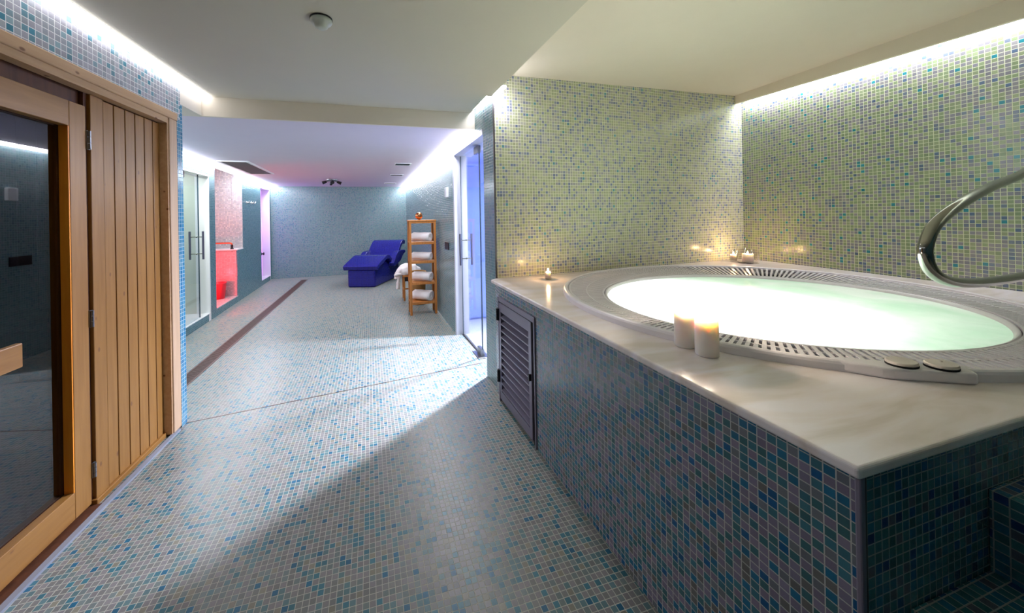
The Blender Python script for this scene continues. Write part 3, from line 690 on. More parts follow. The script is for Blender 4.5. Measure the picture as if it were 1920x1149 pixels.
# control panel on the rim
cpn = MB()
pp = [(1.385, 0.985), (1.440, 0.905), (1.478, 0.850), (1.498, 0.830), (1.655, 0.722), (1.690, 0.700), (1.735, 0.735), (1.60, 0.93), (1.50, 1.03)]
pp = [(1.40, 0.975), (1.435, 0.91), (1.472, 0.852), (1.49, 0.832), (1.665, 0.720), (1.712, 0.770), (1.582, 0.862), (1.455, 0.968)]
cpn.prism(pp, ZC, ZC + 0.0345)
panel = part_root(obj('control_panel', cpn, M['acrylic'], tub, bevel=0.008, seg=3))
for cx_, cy_, lab in ((1.550, 0.846, 'plain round air button'), (1.632, 0.790, 'round air button with a small pin in its middle')):
    b = MB(); b.lathe([(0.036, ZC + 0.034), (0.040, ZC + 0.040), (0.040, ZC + 0.045), (0.037, ZC + 0.048), (0.0, ZC + 0.049)], (cx_, cy_, 0), 28)
    if 'pin' in lab: b.lathe([(0.003, ZC + 0.048), (0.003, ZC + 0.052), (0, ZC + 0.052)], (cx_ + 0.008, cy_ + 0.004, 0), 8)
    obj('button', b, plain('button_ivory', srgb(214, 204, 196), 0.4), panel, label=lab)
    b2 = MB(); b2.lathe([(0.0405, ZC + 0.0343), (0.0405, ZC + 0.0405), (0.036, ZC + 0.0405)], (cx_, cy_, 0), 28)
    obj('button_gap', b2, M['dark'], panel)
wt = MB(); rings_n = 26; vs = [(PC.x, PC.y, ZC + 0.0)]
def wz(x, y): return ZC + 0.006 + 0.010 * noise.noise(Vector((x * 2.6, y * 2.6, 0.3))) + 0.005 * noise.noise(Vector((x * 7, y * 7, 4.0)))
vs = [(PC.x, PC.y, wz(PC.x, PC.y))]
for q in range(1, rings_n + 1):
    for j in range(NR):
        th = 2 * PI * j / NR; r = (RI(th) - 0.006) * q / rings_n; x, y = PC.x + r * math.cos(th), PC.y + r * math.sin(th)
        k2 = 1 if q < rings_n - 2 else (rings_n - q) / 3
        vs.append((x, y, lerp(ZC + 0.006, wz(x, y), k2)))
fs = [(0, 1 + j, 1 + (j + 1) % NR) for j in range(NR)] + [(1 + q * NR + j, 1 + (q + 1) * NR + j, 1 + (q + 1) * NR + (j + 1) % NR, 1 + q * NR + (j + 1) % NR) for q in range(rings_n - 1) for j in range(NR)]
wt.add(vs, fs)
tag(reroot(obj('pool_water', wt, M['water'], smooth=True), (PC.x, PC.y, ZC)), 'bright milky water filling the round whirlpool, white to pale green', 'water')

# steps up to the tub, right of the viewer
sp_ = MB()
for x0, x1, z in ((0.83, 1.11, 0.36), (1.11, 1.41, 0.547), (1.41, 1.72, 0.742)):
    sp_.box(x0, -0.3, 0, x1, 0.598, z)
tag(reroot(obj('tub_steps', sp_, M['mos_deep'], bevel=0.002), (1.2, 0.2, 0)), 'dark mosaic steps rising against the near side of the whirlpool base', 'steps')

# grab rail
rail = thing('grab_rail', (3.72, 1.2, 1.3), 'polished steel grab rail looping out over the whirlpool', 'handrail', rigid=True)
R0 = Vector((3.72, 1.2, 1.3))
def rp_(p): return T(p) - T(R0) + R0
up_pts = [(3.80, 1.20, 1.80), (3.3, 1.11, 1.68)]
path = [(3.72, 1.185, 1.83), (3.2, 1.095, 1.685), (2.78, 1.045, 1.572), (2.42, 0.995, 1.510), (2.10, 0.950, 1.440), (1.90, 0.925, 1.372), (1.825, 0.916, 1.310), (1.815, 0.916, 1.262), (1.86, 0.922, 1.205), (1.98, 0.938, 1.160), (2.20, 0.968, 1.132), (2.50, 1.008, 1.117), (2.78, 1.045, 1.112), (3.2, 1.095, 1.105), (3.72, 1.185, 1.10)]
rt = MB(); rt.tube(catmull([rp_(p) for p in path], 8), 0.0185, 20); obj('bent_tube', rt, M['steel'], rail, smooth=True)
for z in (1.83, 1.10):
    q_ = rp_((3.72, 1.187, z)); b = MB(); b.lathe([(0.045, 0.0), (0.045, -0.02), (0.03, -0.025), (0.022, -0.035)], q_, 24, ax='x'); obj('wall_flange', b, M['steel'], rail, smooth=False)

# access door with louvres in the tub base
ad = thing('access_door', (0.935, 2.75, 0.0), 'grey louvred access door low in the whirlpool base', 'access door')
def fx(y): return 0.93 + (3.05 - y) * (0.957 - 0.93) / 2.45
def fbox(mb, y0, y1, o0, o1, z0, z1):
    q = [(fx(y0) - o0, y0), (fx(y1) - o0, y1), (fx(y1) - o1, y1), (fx(y0) - o1, y0)]; return mb.prism(q, z0, z1)
t = MB(); fbox(t, 3.085, 3.11, 0.012, -0.06, 0, 0.80); fbox(t, 2.37, 2.388, 0.010, -0.06, 0, 0.80); fbox(t, 2.37, 3.11, 0.010, -0.06, 0.765, 0.80)
obj('outer_frame', t, M['alu'], ad, bevel=0.002)
t = MB(); fbox(t, 3.045, 3.082, 0.010, -0.02, 0.025, 0.758); fbox(t, 2.425, 2.468, 0.010, -0.02, 0.025, 0.758); fbox(t, 2.468, 3.045, 0.010, -0.02, 0.690, 0.758); fbox(t, 2.468, 3.045, 0.010, -0.02, 0.025, 0.085)
lf = part_root(obj('leaf_frame', t, M['alu'], ad, bevel=0.003))
t = MB()
for j in range(12):
    z = 0.096 + j * 0.050
    y0, y1 = 2.466, 3.047
    t.hexa([(fx(y0) - 0.010, y0, z), (fx(y1) - 0.010, y1, z), (fx(y1) + 0.030, y1, z + 0.020), (fx(y0) + 0.030, y0, z + 0.020),
            (fx(y0) - 0.010, y0, z + 0.008), (fx(y1) - 0.010, y1, z + 0.008), (fx(y1) + 0.030, y1, z + 0.028), (fx(y0) + 0.030, y0, z + 0.028)])
obj('louvre_slats', t, M['alu'], lf)
t = MB(); fbox(t, 2.36, 3.11, -0.05, -0.06, 0.0, 0.80); fbox(t, 2.389, 2.424, 0.0, -0.06, 0, 0.765)
obj('dark_lining', t, M['dark'], ad)
for z in (0.62, 0.15):
    t = MB(); fbox(t, 3.076, 3.112, 0.020, 0.010, z, z + 0.09); t.lathe([(0.008, z), (0.008, z + 0.09)], (fx(3.09) - 0.022, 3.09, 0), 10); obj('hinge', t, M['black'], ad)
t = MB(); fbox(t, 2.43, 2.445, 0.026, 0.010, 0.395, 0.435); obj('catch', t, M['black'], lf)

# ------------------------------------------------------------------ candles
def flame(mb, c, h=0.028, r=0.006):
    return mb.lathe([(0.0005, 0), (r * 0.8, h * 0.18), (r, h * 0.36), (r * 0.7, h * 0.62), (r * 0.3, h * 0.85), (0.0003, h)], c, 12)
def pillar(c, r, h, label):
    root = thing('pillar_candle', (c[0], c[1], ZC), label, 'candle', group='lit pillar candles on the marble', rigid=True)
    b = MB(); b.lathe([(r - 0.003, 0), (r, 0.004), (r, h - 0.006), (r - 0.004, h), (r - 0.008, h - 0.001), (r - 0.013, h - 0.012), (r * 0.4, h - 0.017), (0.001, h - 0.018)], (c[0], c[1], ZC), 36)
    obj('wax_body', b, M['wax'], root, smooth=True)
    b = MB(); b.tube([(c[0], c[1], ZC + h - 0.018), (c[0] + .001, c[1], ZC + h - 0.006)], 0.0012, 6); obj('wick', b, M['black'], root)
    b = MB(); flame(b, (c[0], c[1], ZC + h - 0.008), 0.034, 0.0085); obj('flame', b, M['flame'], root, smooth=True)
    light('candle_glow', 'POINT', (c[0], c[1], ZC + h + 0.014), 10, (1.0, 0.84, 0.66), 0.008)
    light('candle_glow', 'POINT', (c[0], c[1], ZC + h - 0.028), 16, (1.0, 0.92, 0.82), 0.006)
pillar((1.147, 1.328), 0.037, 0.143, 'left of the two lit white pillar candles on the marble edge')
pillar((1.146, 1.216), 0.0372, 0.141, 'right, nearer of the two lit white pillar candles on the marble edge')
def votive(name, c, r, h, label, cr, chh, energy):
    root = thing(name, (c[0], c[1], ZC), label, 'candle holder', rigid=True)
    b = MB(); b.lathe([(r * 0.92, 0.0), (r, 0.004), (r, h), (r - 0.0025, h), (r - 0.0025, 0.010), (0.001, 0.008)], (c[0], c[1], ZC), 32)
    obj('glass_cup', b, M['glass_jar'], root, smooth=True)
    b = MB(); b.lathe([(cr, 0.011), (cr, 0.011 + chh), (cr * 0.8, 0.009 + chh), (0.001, 0.008 + chh)], (c[0], c[1], ZC), 24); wb_ = part_root(obj('wax', b, M['wax'], root, smooth=True))
    b = MB(); flame(b, (c[0], c[1], ZC + 0.012 + chh), 0.028, 0.007); obj('flame', b, M['flame'], root, smooth=True)
    light('votive_glow', 'POINT', (c[0], c[1], ZC + 0.030 + chh), energy, (1.0, 0.60, 0.28), 0.008)
    light('votive_glow', 'POINT', (c[0], c[1], ZC + chh - 0.012), energy * 1.2, (1.0, 0.80, 0.58), 0.005)
votive('tealight_glass', (1.326, 3.06), 0.026, 0.082, 'small glass with a lit tealight by the green wall, left of the tub', 0.0225, 0.050, 4)
votive('candle_jar', (3.50, 3.16), 0.088, 0.140, 'wide clear glass jar holding a lit candle in the far corner', 0.046, 0.080, 5.5)
votive('tealight_glass', (3.50, 3.33), 0.034, 0.105, 'smaller glass with a lit tealight behind the wide glass jar', 0.028, 0.060, 4)

# ------------------------------------------------------------------ glass doors
d1 = thing('door_1', (1.045, 4.3, 0), 'clear glass door on the right with paired steel bar handles', None, kind='structure')
gx = lambda y: 1.052 - (y - 3.92) * 0.02
def gpane(mb, y0, y1, z0, z1, t=0.004): return mb.prism([(gx(y0) - t, y0), (gx(y0) + t, y0), (gx(y1) + t, y1), (gx(y1) - t, y1)], z0, z1)
t = MB(); gpane(t, 4.11, 4.955, 0.012, 2.13); leaf = part_root(obj('glass_leaf', t, M['glass_clear'], d1))
t = MB(); gpane(t, 3.60, 4.10, 0.0, 2.14); obj('fixed_pane', t, M['glass_clear'], d1)
for y0, y1 in ((4.1, 4.112), (4.950, 4.958)):
    t = MB(); gpane(t, y0, y1, 0.012, 2.13, 0.0055); obj('polished_edge', t, M['glass_edge'], d1)
t = MB(); gpane(t, 4.12, 4.955, 0.0, 0.014, 0.008); obj('bottom_seal', t, M['alu_dark'], d1)
t = MB(); gpane(t, 4.10, 4.25, 0.0, 0.075, 0.018); gpane(t, 4.05, 4.30, 0.0, 0.008, 0.06); obj('floor_pivot', t, M['steel_grey'], d1, bevel=0.004)
t = MB(); gpane(t, 4.10, 4.26, 2.055, 2.13, 0.018); obj('top_pivot', t, M['steel_grey'], d1, bevel=0.004)
def bar_handle(root, base, nrm, z0, z1, off=0.055):
    for sgn in (1, -1):
        p = Vector(base) + Vector(nrm) * off * sgn; b = MB(); b.tube([(p.x, p.y, z0), (p.x, p.y, z1)], 0.0125, 16)
        h = part_root(obj('bar_handle', b, M['bar'], root, smooth=False), ORIG[root.name])
        b = MB()
        for zz in (z0 + 0.075, z1 - 0.075): b.tube([(base[0], base[1], zz), (p.x, p.y, zz)], 0.006, 10); b.lathe([(0.012, -0.001), (0.012, 0.006)], (base[0], base[1], zz), 12, ax='x')
        obj('handle_stud', b, M['steel'], h)
bar_handle(leaf, (gx(4.74), 4.74), (1, 0), 0.855, 1.215, 0.066)
t = MB(); t.box(0.90, 3.955, 2.262, 1.03, 3.975, 2.282); t.lathe([(0.014, 0.895), (0.014, 0.915)], (0, 3.965, 2.272), 14, ax='x'); obj('stay_bracket', t, M['steel_grey'], d1)
d2 = thing('door_2', (left_x(6.5), 6.5, 0.1), 'clear glass shower door on the left with paired steel bar handles', None, kind='structure')
def lpane(mb, y0, y1, z0, z1, t0=-0.03, t1=-0.04): return mb.prism([(left_x(y0) + t0, y0), (left_x(y1) + t0, y1), (left_x(y1) + t1, y1), (left_x(y0) + t1, y0)], z0, z1)
t = MB(); lpane(t, 5.56, 6.74, 0.11, 2.04); leaf2 = part_root(obj('glass_leaf', t, M['glass_clear'], d2))
t = MB(); lpane(t, 6.735, 6.743, 0.11, 2.04, -0.028, -0.042); obj('polished_edge', t, M['glass_edge'], d2)
t = MB(); lpane(t, 6.10, 6.24, 1.96, 2.04, -0.015, -0.055); obj('top_pivot', t, M['steel_grey'], d2)
bar_handle(leaf2, (left_x(6.66) - 0.035, 6.66), (1, 0), 0.90, 1.275, 0.075)

# ------------------------------------------------------------------ red foot bath things
fb = thing('footbath_bench', (-2.5, 8.6, 0.11), 'tiled block with pale ledge in the red lit recess', 'bench')
t = MB(); t.box(-3.24, 8.405, 0.113, -2.207, 8.775, 0.885); obj('tiled_block', t, mosaic('mosaic_rose', [(30, srgb(214, 180, 184)), (26, srgb(200, 172, 176))], srgb(150, 120, 124), seed=8.1), fb)
t = MB(); t.prism([(-3.25, 8.39), (left_x(8.39) + 0.006, 8.39), (left_x(8.77) + 0.006, 8.775), (-3.25, 8.775)], 0.892, 0.912); obj('ledge_slab', t, M['white'], fb)
bk = thing('bucket', (-2.43, 8.20, 0.11), 'red bucket on the floor of the red lit recess', 'bucket', rigid=True)
t = MB(); t.lathe([(0.10, 0.0), (0.125, 0.25), (0.132, 0.255), (0.132, 0.265), (0.12, 0.265), (0.095, 0.02), (0.001, 0.02)], (-2.43, 8.20, 0.11), 28); obj('shell', t, M['red'], bk, smooth=True)
t = MB(); t.tube([(-2.43 + 0.127 * math.cos(a), 8.20, 0.36 - 0.10 * abs(math.sin(a)) * 0.6) for a in [PI * k / 14 for k in range(15)]], 0.004, 6); obj('handle', t, M['steel_grey'], bk)
tp = thing('shower_pipe', (-2.28, 8.46, 0.91), 'red lit pipe rail standing on the ledge of the recess', 'pipe')
t = MB(); t.tube(catmull([(-2.95, 8.46, 1.02), (-2.40, 8.46, 1.02), (-2.31, 8.46, 1.018), (-2.285, 8.46, 1.0), (-2.283, 8.46, 0.97)], 5), 0.014, 12); obj('rail_tube', t, M['pipe'], tp, smooth=True)
t = MB(); t.lathe([(0.026, 0.912), (0.026, 0.925), (0.019, 0.93), (0.019, 0.985)], (-2.283, 8.46, 0), 16); obj('post', t, M['black'], tp)
# wall hooks
for k, y in enumerate((9.08, 9.42)):
    hk = thing('robe_hook', (left_x(y), y, 1.74), ('left' if k == 0 else 'right') + ' chrome robe hook on the slate wall between the openings', 'hook', group='robe hooks', rigid=True)
    t = MB(); t.lathe([(0.024, 0.0), (0.024, 0.006), (0.012, 0.010), (0.010, 0.045)], (left_x(y), y, 1.74), 16, ax='x'); obj('mount', t, M['chrome'], hk)
    t = MB()
    for s_ in (-1, 1): t.tube(catmull([(left_x(y) + 0.04, y, 1.74), (left_x(y) + 0.055, y + s_ * 0.03, 1.735), (left_x(y) + 0.06, y + s_ * 0.055, 1.75), (left_x(y) + 0.06, y + s_ * 0.06, 1.77)], 4), 0.008, 8)
    obj('prongs', t, M['chrome'], hk, smooth=True)
# ------------------------------------------------------------------ floor drain
dn = thing('floor_drain', (-1.52, 7.0, 0), 'long slotted brown metal drain running down the left of the floor', 'drain')
DA, DB = Vector((-1.589, 4.0)), Vector((-1.465, 10.75))
def dpt(t_, w):
    n_ = Vector(((DB - DA).y, -(DB - DA).x)).normalized(); return DA.lerp(DB, t_) + n_ * w
def dbox(mb, t0, t1, w0, w1, z0, z1):
    q = [dpt(t0, w0), dpt(t0, w1), dpt(t1, w1), dpt(t1, w0)]; return mb.prism([(a.x, a.y) for a in q], z0, z1)
t = MB(); dbox(t, 0, 1, -0.062, 0.062, 0.0005, 0.0012); obj('channel', t, plain('drain_shade', srgb(52, 42, 40), 0.6), dn)  # dark plate stands in for the shaded recess below the grate
t = MB(); dbox(t, 0, 1, -0.066, -0.052, 0.0012, 0.005); dbox(t, 0, 1, 0.052, 0.066, 0.0012, 0.005)
L_ = (DB - DA).length; nb = int(L_ / 0.028)
for j in range(nb): dbox(t, j / nb, j / nb + 0.013 / L_, -0.052, 0.052, 0.0012, 0.004)
obj('slotted_grate', t, M['bronze'], dn)

# ------------------------------------------------------------------ ceiling fittings
cz = lambda y: bz(0, y)
ac = thing('air_grille', (-1.76, 7.4, cz(7.4)), 'long dark air grille with white edges in the back room ceiling', 'air grille')
def cbox(mb, x0, x1, y0, y1, d0, d1): return mb.prism([(x0, y0), (x1, y0), (x1, y1), (x0, y1)], lambda x, y: cz(y) - d1, lambda x, y: cz(y) - d0)
t = MB(); cbox(t, -1.945, -1.915, 6.6, 8.25, 0, 0.016); cbox(t, -1.605, -1.575, 6.6, 8.25, 0, 0.016); cbox(t, -1.915, -1.605, 6.6, 6.63, 0, 0.016); cbox(t, -1.915, -1.605, 8.22, 8.25, 0, 0.016); obj('frame', t, M['white'], ac)
t = MB(); cbox(t, -1.915, -1.605, 6.63, 8.22, 0, 0.003); obj('backing', t, plain('grille_dark', srgb(70, 70, 72), 0.7), ac)
t = MB()
for j in range(16): cbox(t, -1.912 + j * 0.0192, -1.900 + j * 0.0192, 6.63, 8.22, 0.003, 0.012)
obj('blades', t, plain('grille_grey', srgb(110, 110, 110), 0.6), ac)
for (x0, x1, y0, y1, lab) in ((0.375, 0.585, 6.50, 6.72, 'nearest of the three small dark ceiling vents'), (0.38, 0.585, 8.12, 8.30, 'middle of the three small dark ceiling vents'), (0.33, 0.56, 10.02, 10.2, 'farthest of the three small dark ceiling vents')):
    vn = thing('ceiling_vent', ((x0 + x1) / 2, (y0 + y1) / 2, cz(y0)), lab, 'vent', group='ceiling vents')
    t = MB(); cbox(t, x0 - 0.015, x0, y0 - .015, y1 + .015, 0, 0.008); cbox(t, x1, x1 + 0.02, y0 - .015, y1 + .015, 0, 0.008); cbox(t, x0, x1, y0 - 0.015, y0, 0, 0.008); cbox(t, x0, x1, y1, y1 + .015, 0, 0.008); obj('frame', t, M['white'], vn)
    t = MB(); cbox(t, x0, x1, y0, y1, 0, 0.002); obj('backing', t, M['black'], vn)
    t = MB()
    for j in range(9): cbox(t, x0 + j * (x1 - x0) / 9 + 0.002, x0 + j * (x1 - x0) / 9 + 0.008, y0, y1, 0.002, 0.006)
    obj('blades', t, M['alu_dark'], vn)
cl = thing('ceiling_spotlight', (-0.735, 9.3, cz(9.3)), 'unlit cluster of small dark spotlights on the back room ceiling', 'ceiling light', rigid=True)
zz = cz(9.3)
t = MB(); t.lathe([(0.11, zz), (0.11, zz - 0.015), (0.09, zz - 0.03), (0.04, zz - 0.04), (0.001, zz - 0.042)], (-0.735, 9.3, 0), 28); obj('ceiling_plate', t, M['steel_grey'], cl)
for a in (0.2, 1.77, 3.34, 4.9):
    c_, s_ = math.cos(a), math.sin(a); x, y = -0.735 + 0.12 * c_, 9.3 + 0.12 * s_
    t = MB(); t.tube([(-0.735 + .05 * c_, 9.3 + .05 * s_, zz - 0.03), (x, y, zz - 0.045)], 0.006, 8); t.tube([(x - .02 * c_, y - .02 * s_, zz - 0.045), (x + 0.06 * c_, y + 0.06 * s_, zz - 0.075)], [0.022, 0.034], 14)
    obj('spot_head', t, M['black'], cl)
sd = thing('smoke_detector', (-0.211, 2.23, 2.4), 'round domed smoke detector on the front ceiling', 'smoke detector', rigid=True)
t = MB(); t.lathe([(0.052, 2.40), (0.052, 2.393), (0.001, 2.393)], (-0.211, 2.23, 0), 32); obj('base_ring', t, M['black'], sd)
t = MB(); t.lathe([(0.050, 2.393), (0.051, 2.385), (0.046, 2.376), (0.034, 2.372), (0.030, 2.358), (0.018, 2.350), (0.001, 2.348)], (-0.211, 2.23, 0), 32); obj('dome', t, M['detector'], sd, smooth=True)

# ------------------------------------------------------------------ wall fittings on the back right wall
def rbox(mb, y0, y1, z0, z1, t_): return mb.prism([(right_x(y0) - t_, y0), (right_x(y0), y0), (right_x(y1), y1), (right_x(y1) - t_, y1)], z0, z1)
t = MB(); rbox(t, 5.335, 5.45, 1.66, 1.79, 0.035); tag(reroot(obj('wall_sensor', t, M['white'], bevel=0.006), (right_x(5.5), 5.5, 1.72)), 'small white box high on the wall beside the right glass door', 'sensor')
t = MB(); rbox(t, 5.37, 5.63, 0.985, 1.085, 0.012); sw = tag(reroot(obj('switch_plate', t, M['black'], bevel=0.003), (right_x(5.6), 5.6, 1.03)), 'black switch plate on the wall right of the towel rack', 'switch')

# ------------------------------------------------------------------ towel rack
RX0, RX1, RY0, RY1 = 0.520, 0.905, 6.17, 6.46
rack = thing('towel_rack', ((RX0 + RX1) / 2, (RY0 + RY1) / 2, 0), 'tall open teak shelf rack with rolled towels beside the wall', 'shelf rack')
SH = [0.185, 0.470, 0.775, 1.050, 1.352]
for x in (RX0, RX1 - 0.032):
    for y in (RY0, RY1 - 0.032):
        t = MB(); t.box(x, y, 0, x + 0.032, y + 0.032, 1.352); obj('post', t, M['teak'], rack, bevel=0.003)
for z in SH:
    t = MB(); t.box(RX0, RY0 + 0.004, z - 0.028, RX1, RY0 + 0.026, z) if z < 1.3 else t.box(RX0 - 0.005, RY0 - 0.005, z, RX1 + 0.005, RY0 + 0.026, z + 0.018)
    if z < 1.3:
        t = MB(); t.box(RX0 + 0.032, RY0 + 0.005, z - 0.035, RX1 - 0.032, RY0 + 0.025, z)
        t.box(RX0 + 0.032, RY1 - 0.025, z - 0.035, RX1 - 0.032, RY1 - 0.005, z)
        for j in range(5):
            yy = RY0 + 0.028 + j * 0.048; t.box(RX0 + 0.006, yy, z - 0.012, RX1 - 0.006, yy + 0.042, z)
    else:
        t = MB(); t.box(RX0 - 0.006, RY0 - 0.006, z, RX1 + 0.006, RY1 + 0.006, z + 0.018)
        t.box(RX0 + 0.032, RY0 + 0.005, z - 0.03, RX1 - 0.032, RY0 + 0.025, z)
    obj('shelf', t, M['teak'], rack, bevel=0.002)
def towel_mesh(mb, c, r, x0, x1, squash=0.92, seed=0):
    turns = 3.2; n_ = 84; th_ = r / turns * 0.80; rnd = random.Random(seed)
    outer, inner = [], []
    for j in range(n_ + 1):
        a = 2 * PI * turns * j / n_; rr = lerp(0.012, r - th_ / 2, j / n_)
        outer.append(((rr + th_ / 2) * math.cos(a), (rr + th_ / 2) * math.sin(a))); inner.append(((rr - th_ / 2) * math.cos(a), (rr - th_ / 2) * math.sin(a)))
    prof = outer + inner[::-1]; k = len(prof); nx = 7; vs = []
    for q in range(nx):
        x = lerp(x0, x1, q / (nx - 1)); ins = 0.0 if 0 < q < nx - 1 else 0.002
        wob = 1 + 0.03 * math.sin(q * 1.7 + seed)
        for (py, pz) in prof:
            rad = math.hypot(py, pz); ex = 0
            if q in (0, nx - 1): ex = (1 if q else -1) * 0.012 * (0.5 - rad / r) * -1
            vs.append((x + ex, c[1] + py * wob, c[2] + pz * squash * wob))
    fs = [(q * k + j, q * k + (j + 1) % k, (q + 1) * k + (j + 1) % k, (q + 1) * k + j) for q in range(nx - 1) for j in range(k)]
    for q in (0, nx - 1):
        b0 = q * k
        for j in range(n_):
            f = (b0 + j, b0 + j + 1, b0 + k - 2 - j, b0 + k - 1 - j); fs.append(f if q else f[::-1])
    return mb.add(vs, fs)
for z, r, lab, sd_ in ((SH[3], 0.075, 'rolled white towel on the highest towel shelf of the teak rack', 1), (SH[2], 0.066, 'rolled white towel on the second towel shelf down', 2), (SH[1], 0.074, 'rolled white towel on the third shelf down, in front of the brown basket', 3), (SH[0], 0.082, 'rolled white towel on the bottom shelf of the teak rack', 4)):
    t = MB(); yc = RY0 + 0.13; towel_mesh(t, (0, yc, z + r * 0.93), r, (RX0 + RX1) / 2 - 0.15, (RX0 + RX1) / 2 + 0.14, 0.92, sd_)
    o = obj('rolled_towel', t, M['towel'], smooth=True, rigid=((RX0 + RX1) / 2, yc, z)); tag(reroot(o, ((RX0 + RX1) / 2, yc, z)), lab, 'towel', group='rolled towels on the teak rack')
    o.rotation_euler[2] = (-0.66, -0.58, -0.62, -0.68)[sd_ - 1]
# copper ornament
orn = thing('copper_ornament', (0.675, 6.28, 1.37), 'lobed shiny copper ball standing on top of the teak rack', 'ornament', rigid=True)
t = MB(); vs = []; nu, nv = 40, 20
for i in range(nv + 1):
    ph_ = PI * i / nv
    for j in range(nu):
        a = 2 * PI * j / nu; lob = 1 - 0.10 * (abs(math.cos(2.5 * a)) ** 6) * math.sin(ph_)
        rr = 0.054 * lob; vs.append((0.675 + rr * math.sin(ph_) * math.cos(a), 6.28 + rr * math.sin(ph_) * math.sin(a), 1.430 + 0.054 * math.cos(ph_) * (1 - 0.12 * (math.sin(ph_) < 0.3))))
t.add(vs, [(i * nu + j, i * nu + (j + 1) % nu, (i + 1) * nu + (j + 1) % nu, (i + 1) * nu + j) for i in range(nv) for j in range(nu)]); obj('lobed_body', t, M['copper'], orn, smooth=True)
t = MB(); t.lathe([(0.022, 1.370), (0.020, 1.376), (0.014, 1.382)], (0.675, 6.28, 0), 20); obj('foot', t, M['copper'], orn)

# ------------------------------------------------------------------ stool, robe and basket behind the rack
stl = thing('wooden_stool', (0.66, 7.45, 0), 'low wooden stool half hidden behind the teak rack', 'stool')
t = MB(); t.box(0.50, 7.28, 0.40, 0.84, 7.62, 0.43); obj('seat', t, M['teak'], stl, bevel=0.004)
for x in (0.51, 0.80):
    for y in (7.30, 7.57):
        t = MB(); t.box(x, y, 0, x + 0.03, y + 0.03, 0.40); obj('leg', t, M['teak'], stl, bevel=0.003)
t = MB(); t.box(0.515, 7.31, 0.16, 0.535, 7.59, 0.19); t.box(0.805, 7.31, 0.16, 0.825, 7.59, 0.19); t.box(0.535, 7.44, 0.165, 0.805, 7.46, 0.185); obj('stretcher', t, M['teak'], stl)
t = MB(); t.box(0.53, 7.285, 0.33, 0.80, 7.30, 0.40); obj('apron', t, M['black'], stl)
rb = thing('bathrobe', (0.62, 7.45, 0.43), 'crumpled white bathrobe heaped over the stool', 'bathrobe')
bm = bmesh.new(); bmesh.ops.create_icosphere(bm, subdivisions=4, radius=1)
for v in bm.verts:
    n1 = noise.noise(v.co * 2.1) * 0.16 + noise.noise(v.co * 5.2) * 0.07
    d = v.co.normalized() * (1 + n1); z = max(d.z, -0.35)
    x = d.x * 0.22; v.co = Vector((x - 0.03, d.y * 0.14, 0.050 + z * 0.135 - (max(0, -x - 0.12) * 0.9)))
me = bpy.data.meshes.new('robe_heap'); bm.to_mesh(me); bm.free(); me.materials.append(M['towel'])
for p in me.polygons: p.use_smooth = True
ro = bpy.data.objects.new('robe_heap', me); COL.objects.link(ro); ro.parent = rb
t = MB(); t.tube(catmull([(0.46, 7.36, 0.45), (0.43, 7.34, 0.36), (0.425, 7.34, 0.28), (0.42, 7.34, 0.20)], 5), [0.022] * 8 + [0.028] * 8, 8); t.tube(catmull([(0.48, 7.33, 0.45), (0.40, 7.32, 0.44), (0.37, 7.32, 0.425)], 5), 0.025, 8)
obj('belt', t, M['towel'], rb, smooth=True)
bsk = thing('wicker_basket', (0.76, 7.22, 0.0), 'oval brown wicker basket seen through the rack', 'basket', rigid=True)
t = MB()
t.lathe([(0.10, 0.0), (0.115, 0.25), (0.125, 0.50), (0.125, 0.52), (0.112, 0.52), (0.10, 0.02), (0.001, 0.02)], (0.72, 7.02, 0), 28); obj('woven_body', t, M['wicker'], bsk, smooth=True)
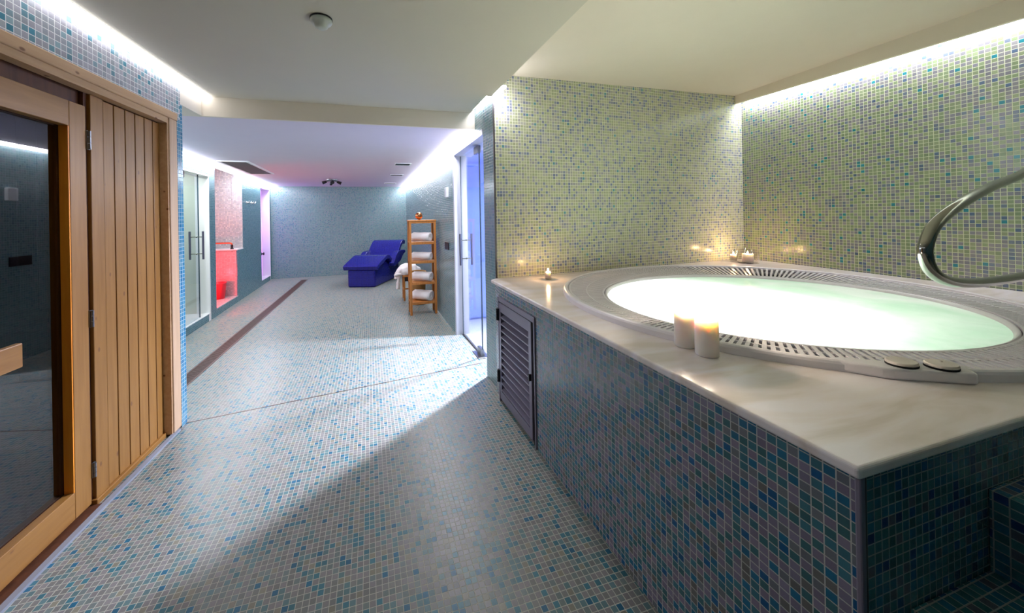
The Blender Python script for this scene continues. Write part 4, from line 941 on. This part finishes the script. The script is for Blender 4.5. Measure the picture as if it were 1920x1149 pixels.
t = MB(); t.tube([(0.72 + 0.122 * math.cos(a), 7.02 + 0.122 * math.sin(a), 0.52) for a in [2 * PI * k / 24 for k in range(25)]], 0.014, 8); obj('rim', t, M['wicker'], bsk, smooth=True)

# ------------------------------------------------------------------ blue tiled lounger
LF = Vector((-0.195, 9.04, 0)); LL = Vector((0.365, 0.931, 0)).normalized(); LE = Vector((LL.y, -LL.x, 0))
fr_ = ((LF.x, LF.y, 0), LL, LE)
lng = thing('heated_lounger', tuple(LF), 'cobalt blue tiled heated lounger in the far corner', 'lounger')
t = MB(); t.extrude([(0, 0), (1.52, 0), (1.52, 0.46), (1.2, 0.40), (0.95, 0.36), (0.55, 0.50), (0.3, 0.46), (0, 0.36)], fr_, -0.285, 0.285)
obj('plinth', t, M['mos_blue'], lng, bevel=0.035, seg=4)
top = [(v.x, v.y) for v in catmull([(x, y, 0) for x, y in ((-0.065, 0.425), (0.02, 0.465), (0.25, 0.535), (0.50, 0.60), (0.66, 0.595), (0.80, 0.525), (0.93, 0.455), (1.05, 0.45), (1.18, 0.53), (1.33, 0.67), (1.48, 0.79), (1.62, 0.855), (1.74, 0.86), (1.82, 0.83))], 5)]
bot = []
for i, (x, y) in enumerate(top):
    a = top[max(i - 1, 0)]; b = top[min(i + 1, len(top) - 1)]; dx, dy = b[0] - a[0], b[1] - a[1]; q = math.hypot(dx, dy)
    bot.append((x + dy / q * 0.085, y - dx / q * 0.085))
t = MB(); t.extrude(top + bot[::-1], fr_, -0.355, 0.355); obj('contoured_seat', t, M['mos_blue'], lng, bevel=0.028, seg=4)
for sgn in (-1, 1):
    ap = [(v.x, v.y) for v in catmull([(x, y, 0) for x, y in ((0.74, 0.40), (0.84, 0.46), (0.95, 0.56), (1.08, 0.625), (1.25, 0.64), (1.50, 0.635), (1.62, 0.615))], 4)]
    ap += [(1.62, 0.56), (1.50, 0.54), (1.40, 0.50), (1.25, 0.40), (0.95, 0.34), (0.80, 0.33)]
    t = MB(); t.extrude(ap, fr_, sgn * 0.30 if sgn > 0 else -0.42, 0.42 if sgn > 0 else -0.30); obj('armrest', t, M['mos_blue'], lng, bevel=0.025, seg=4)
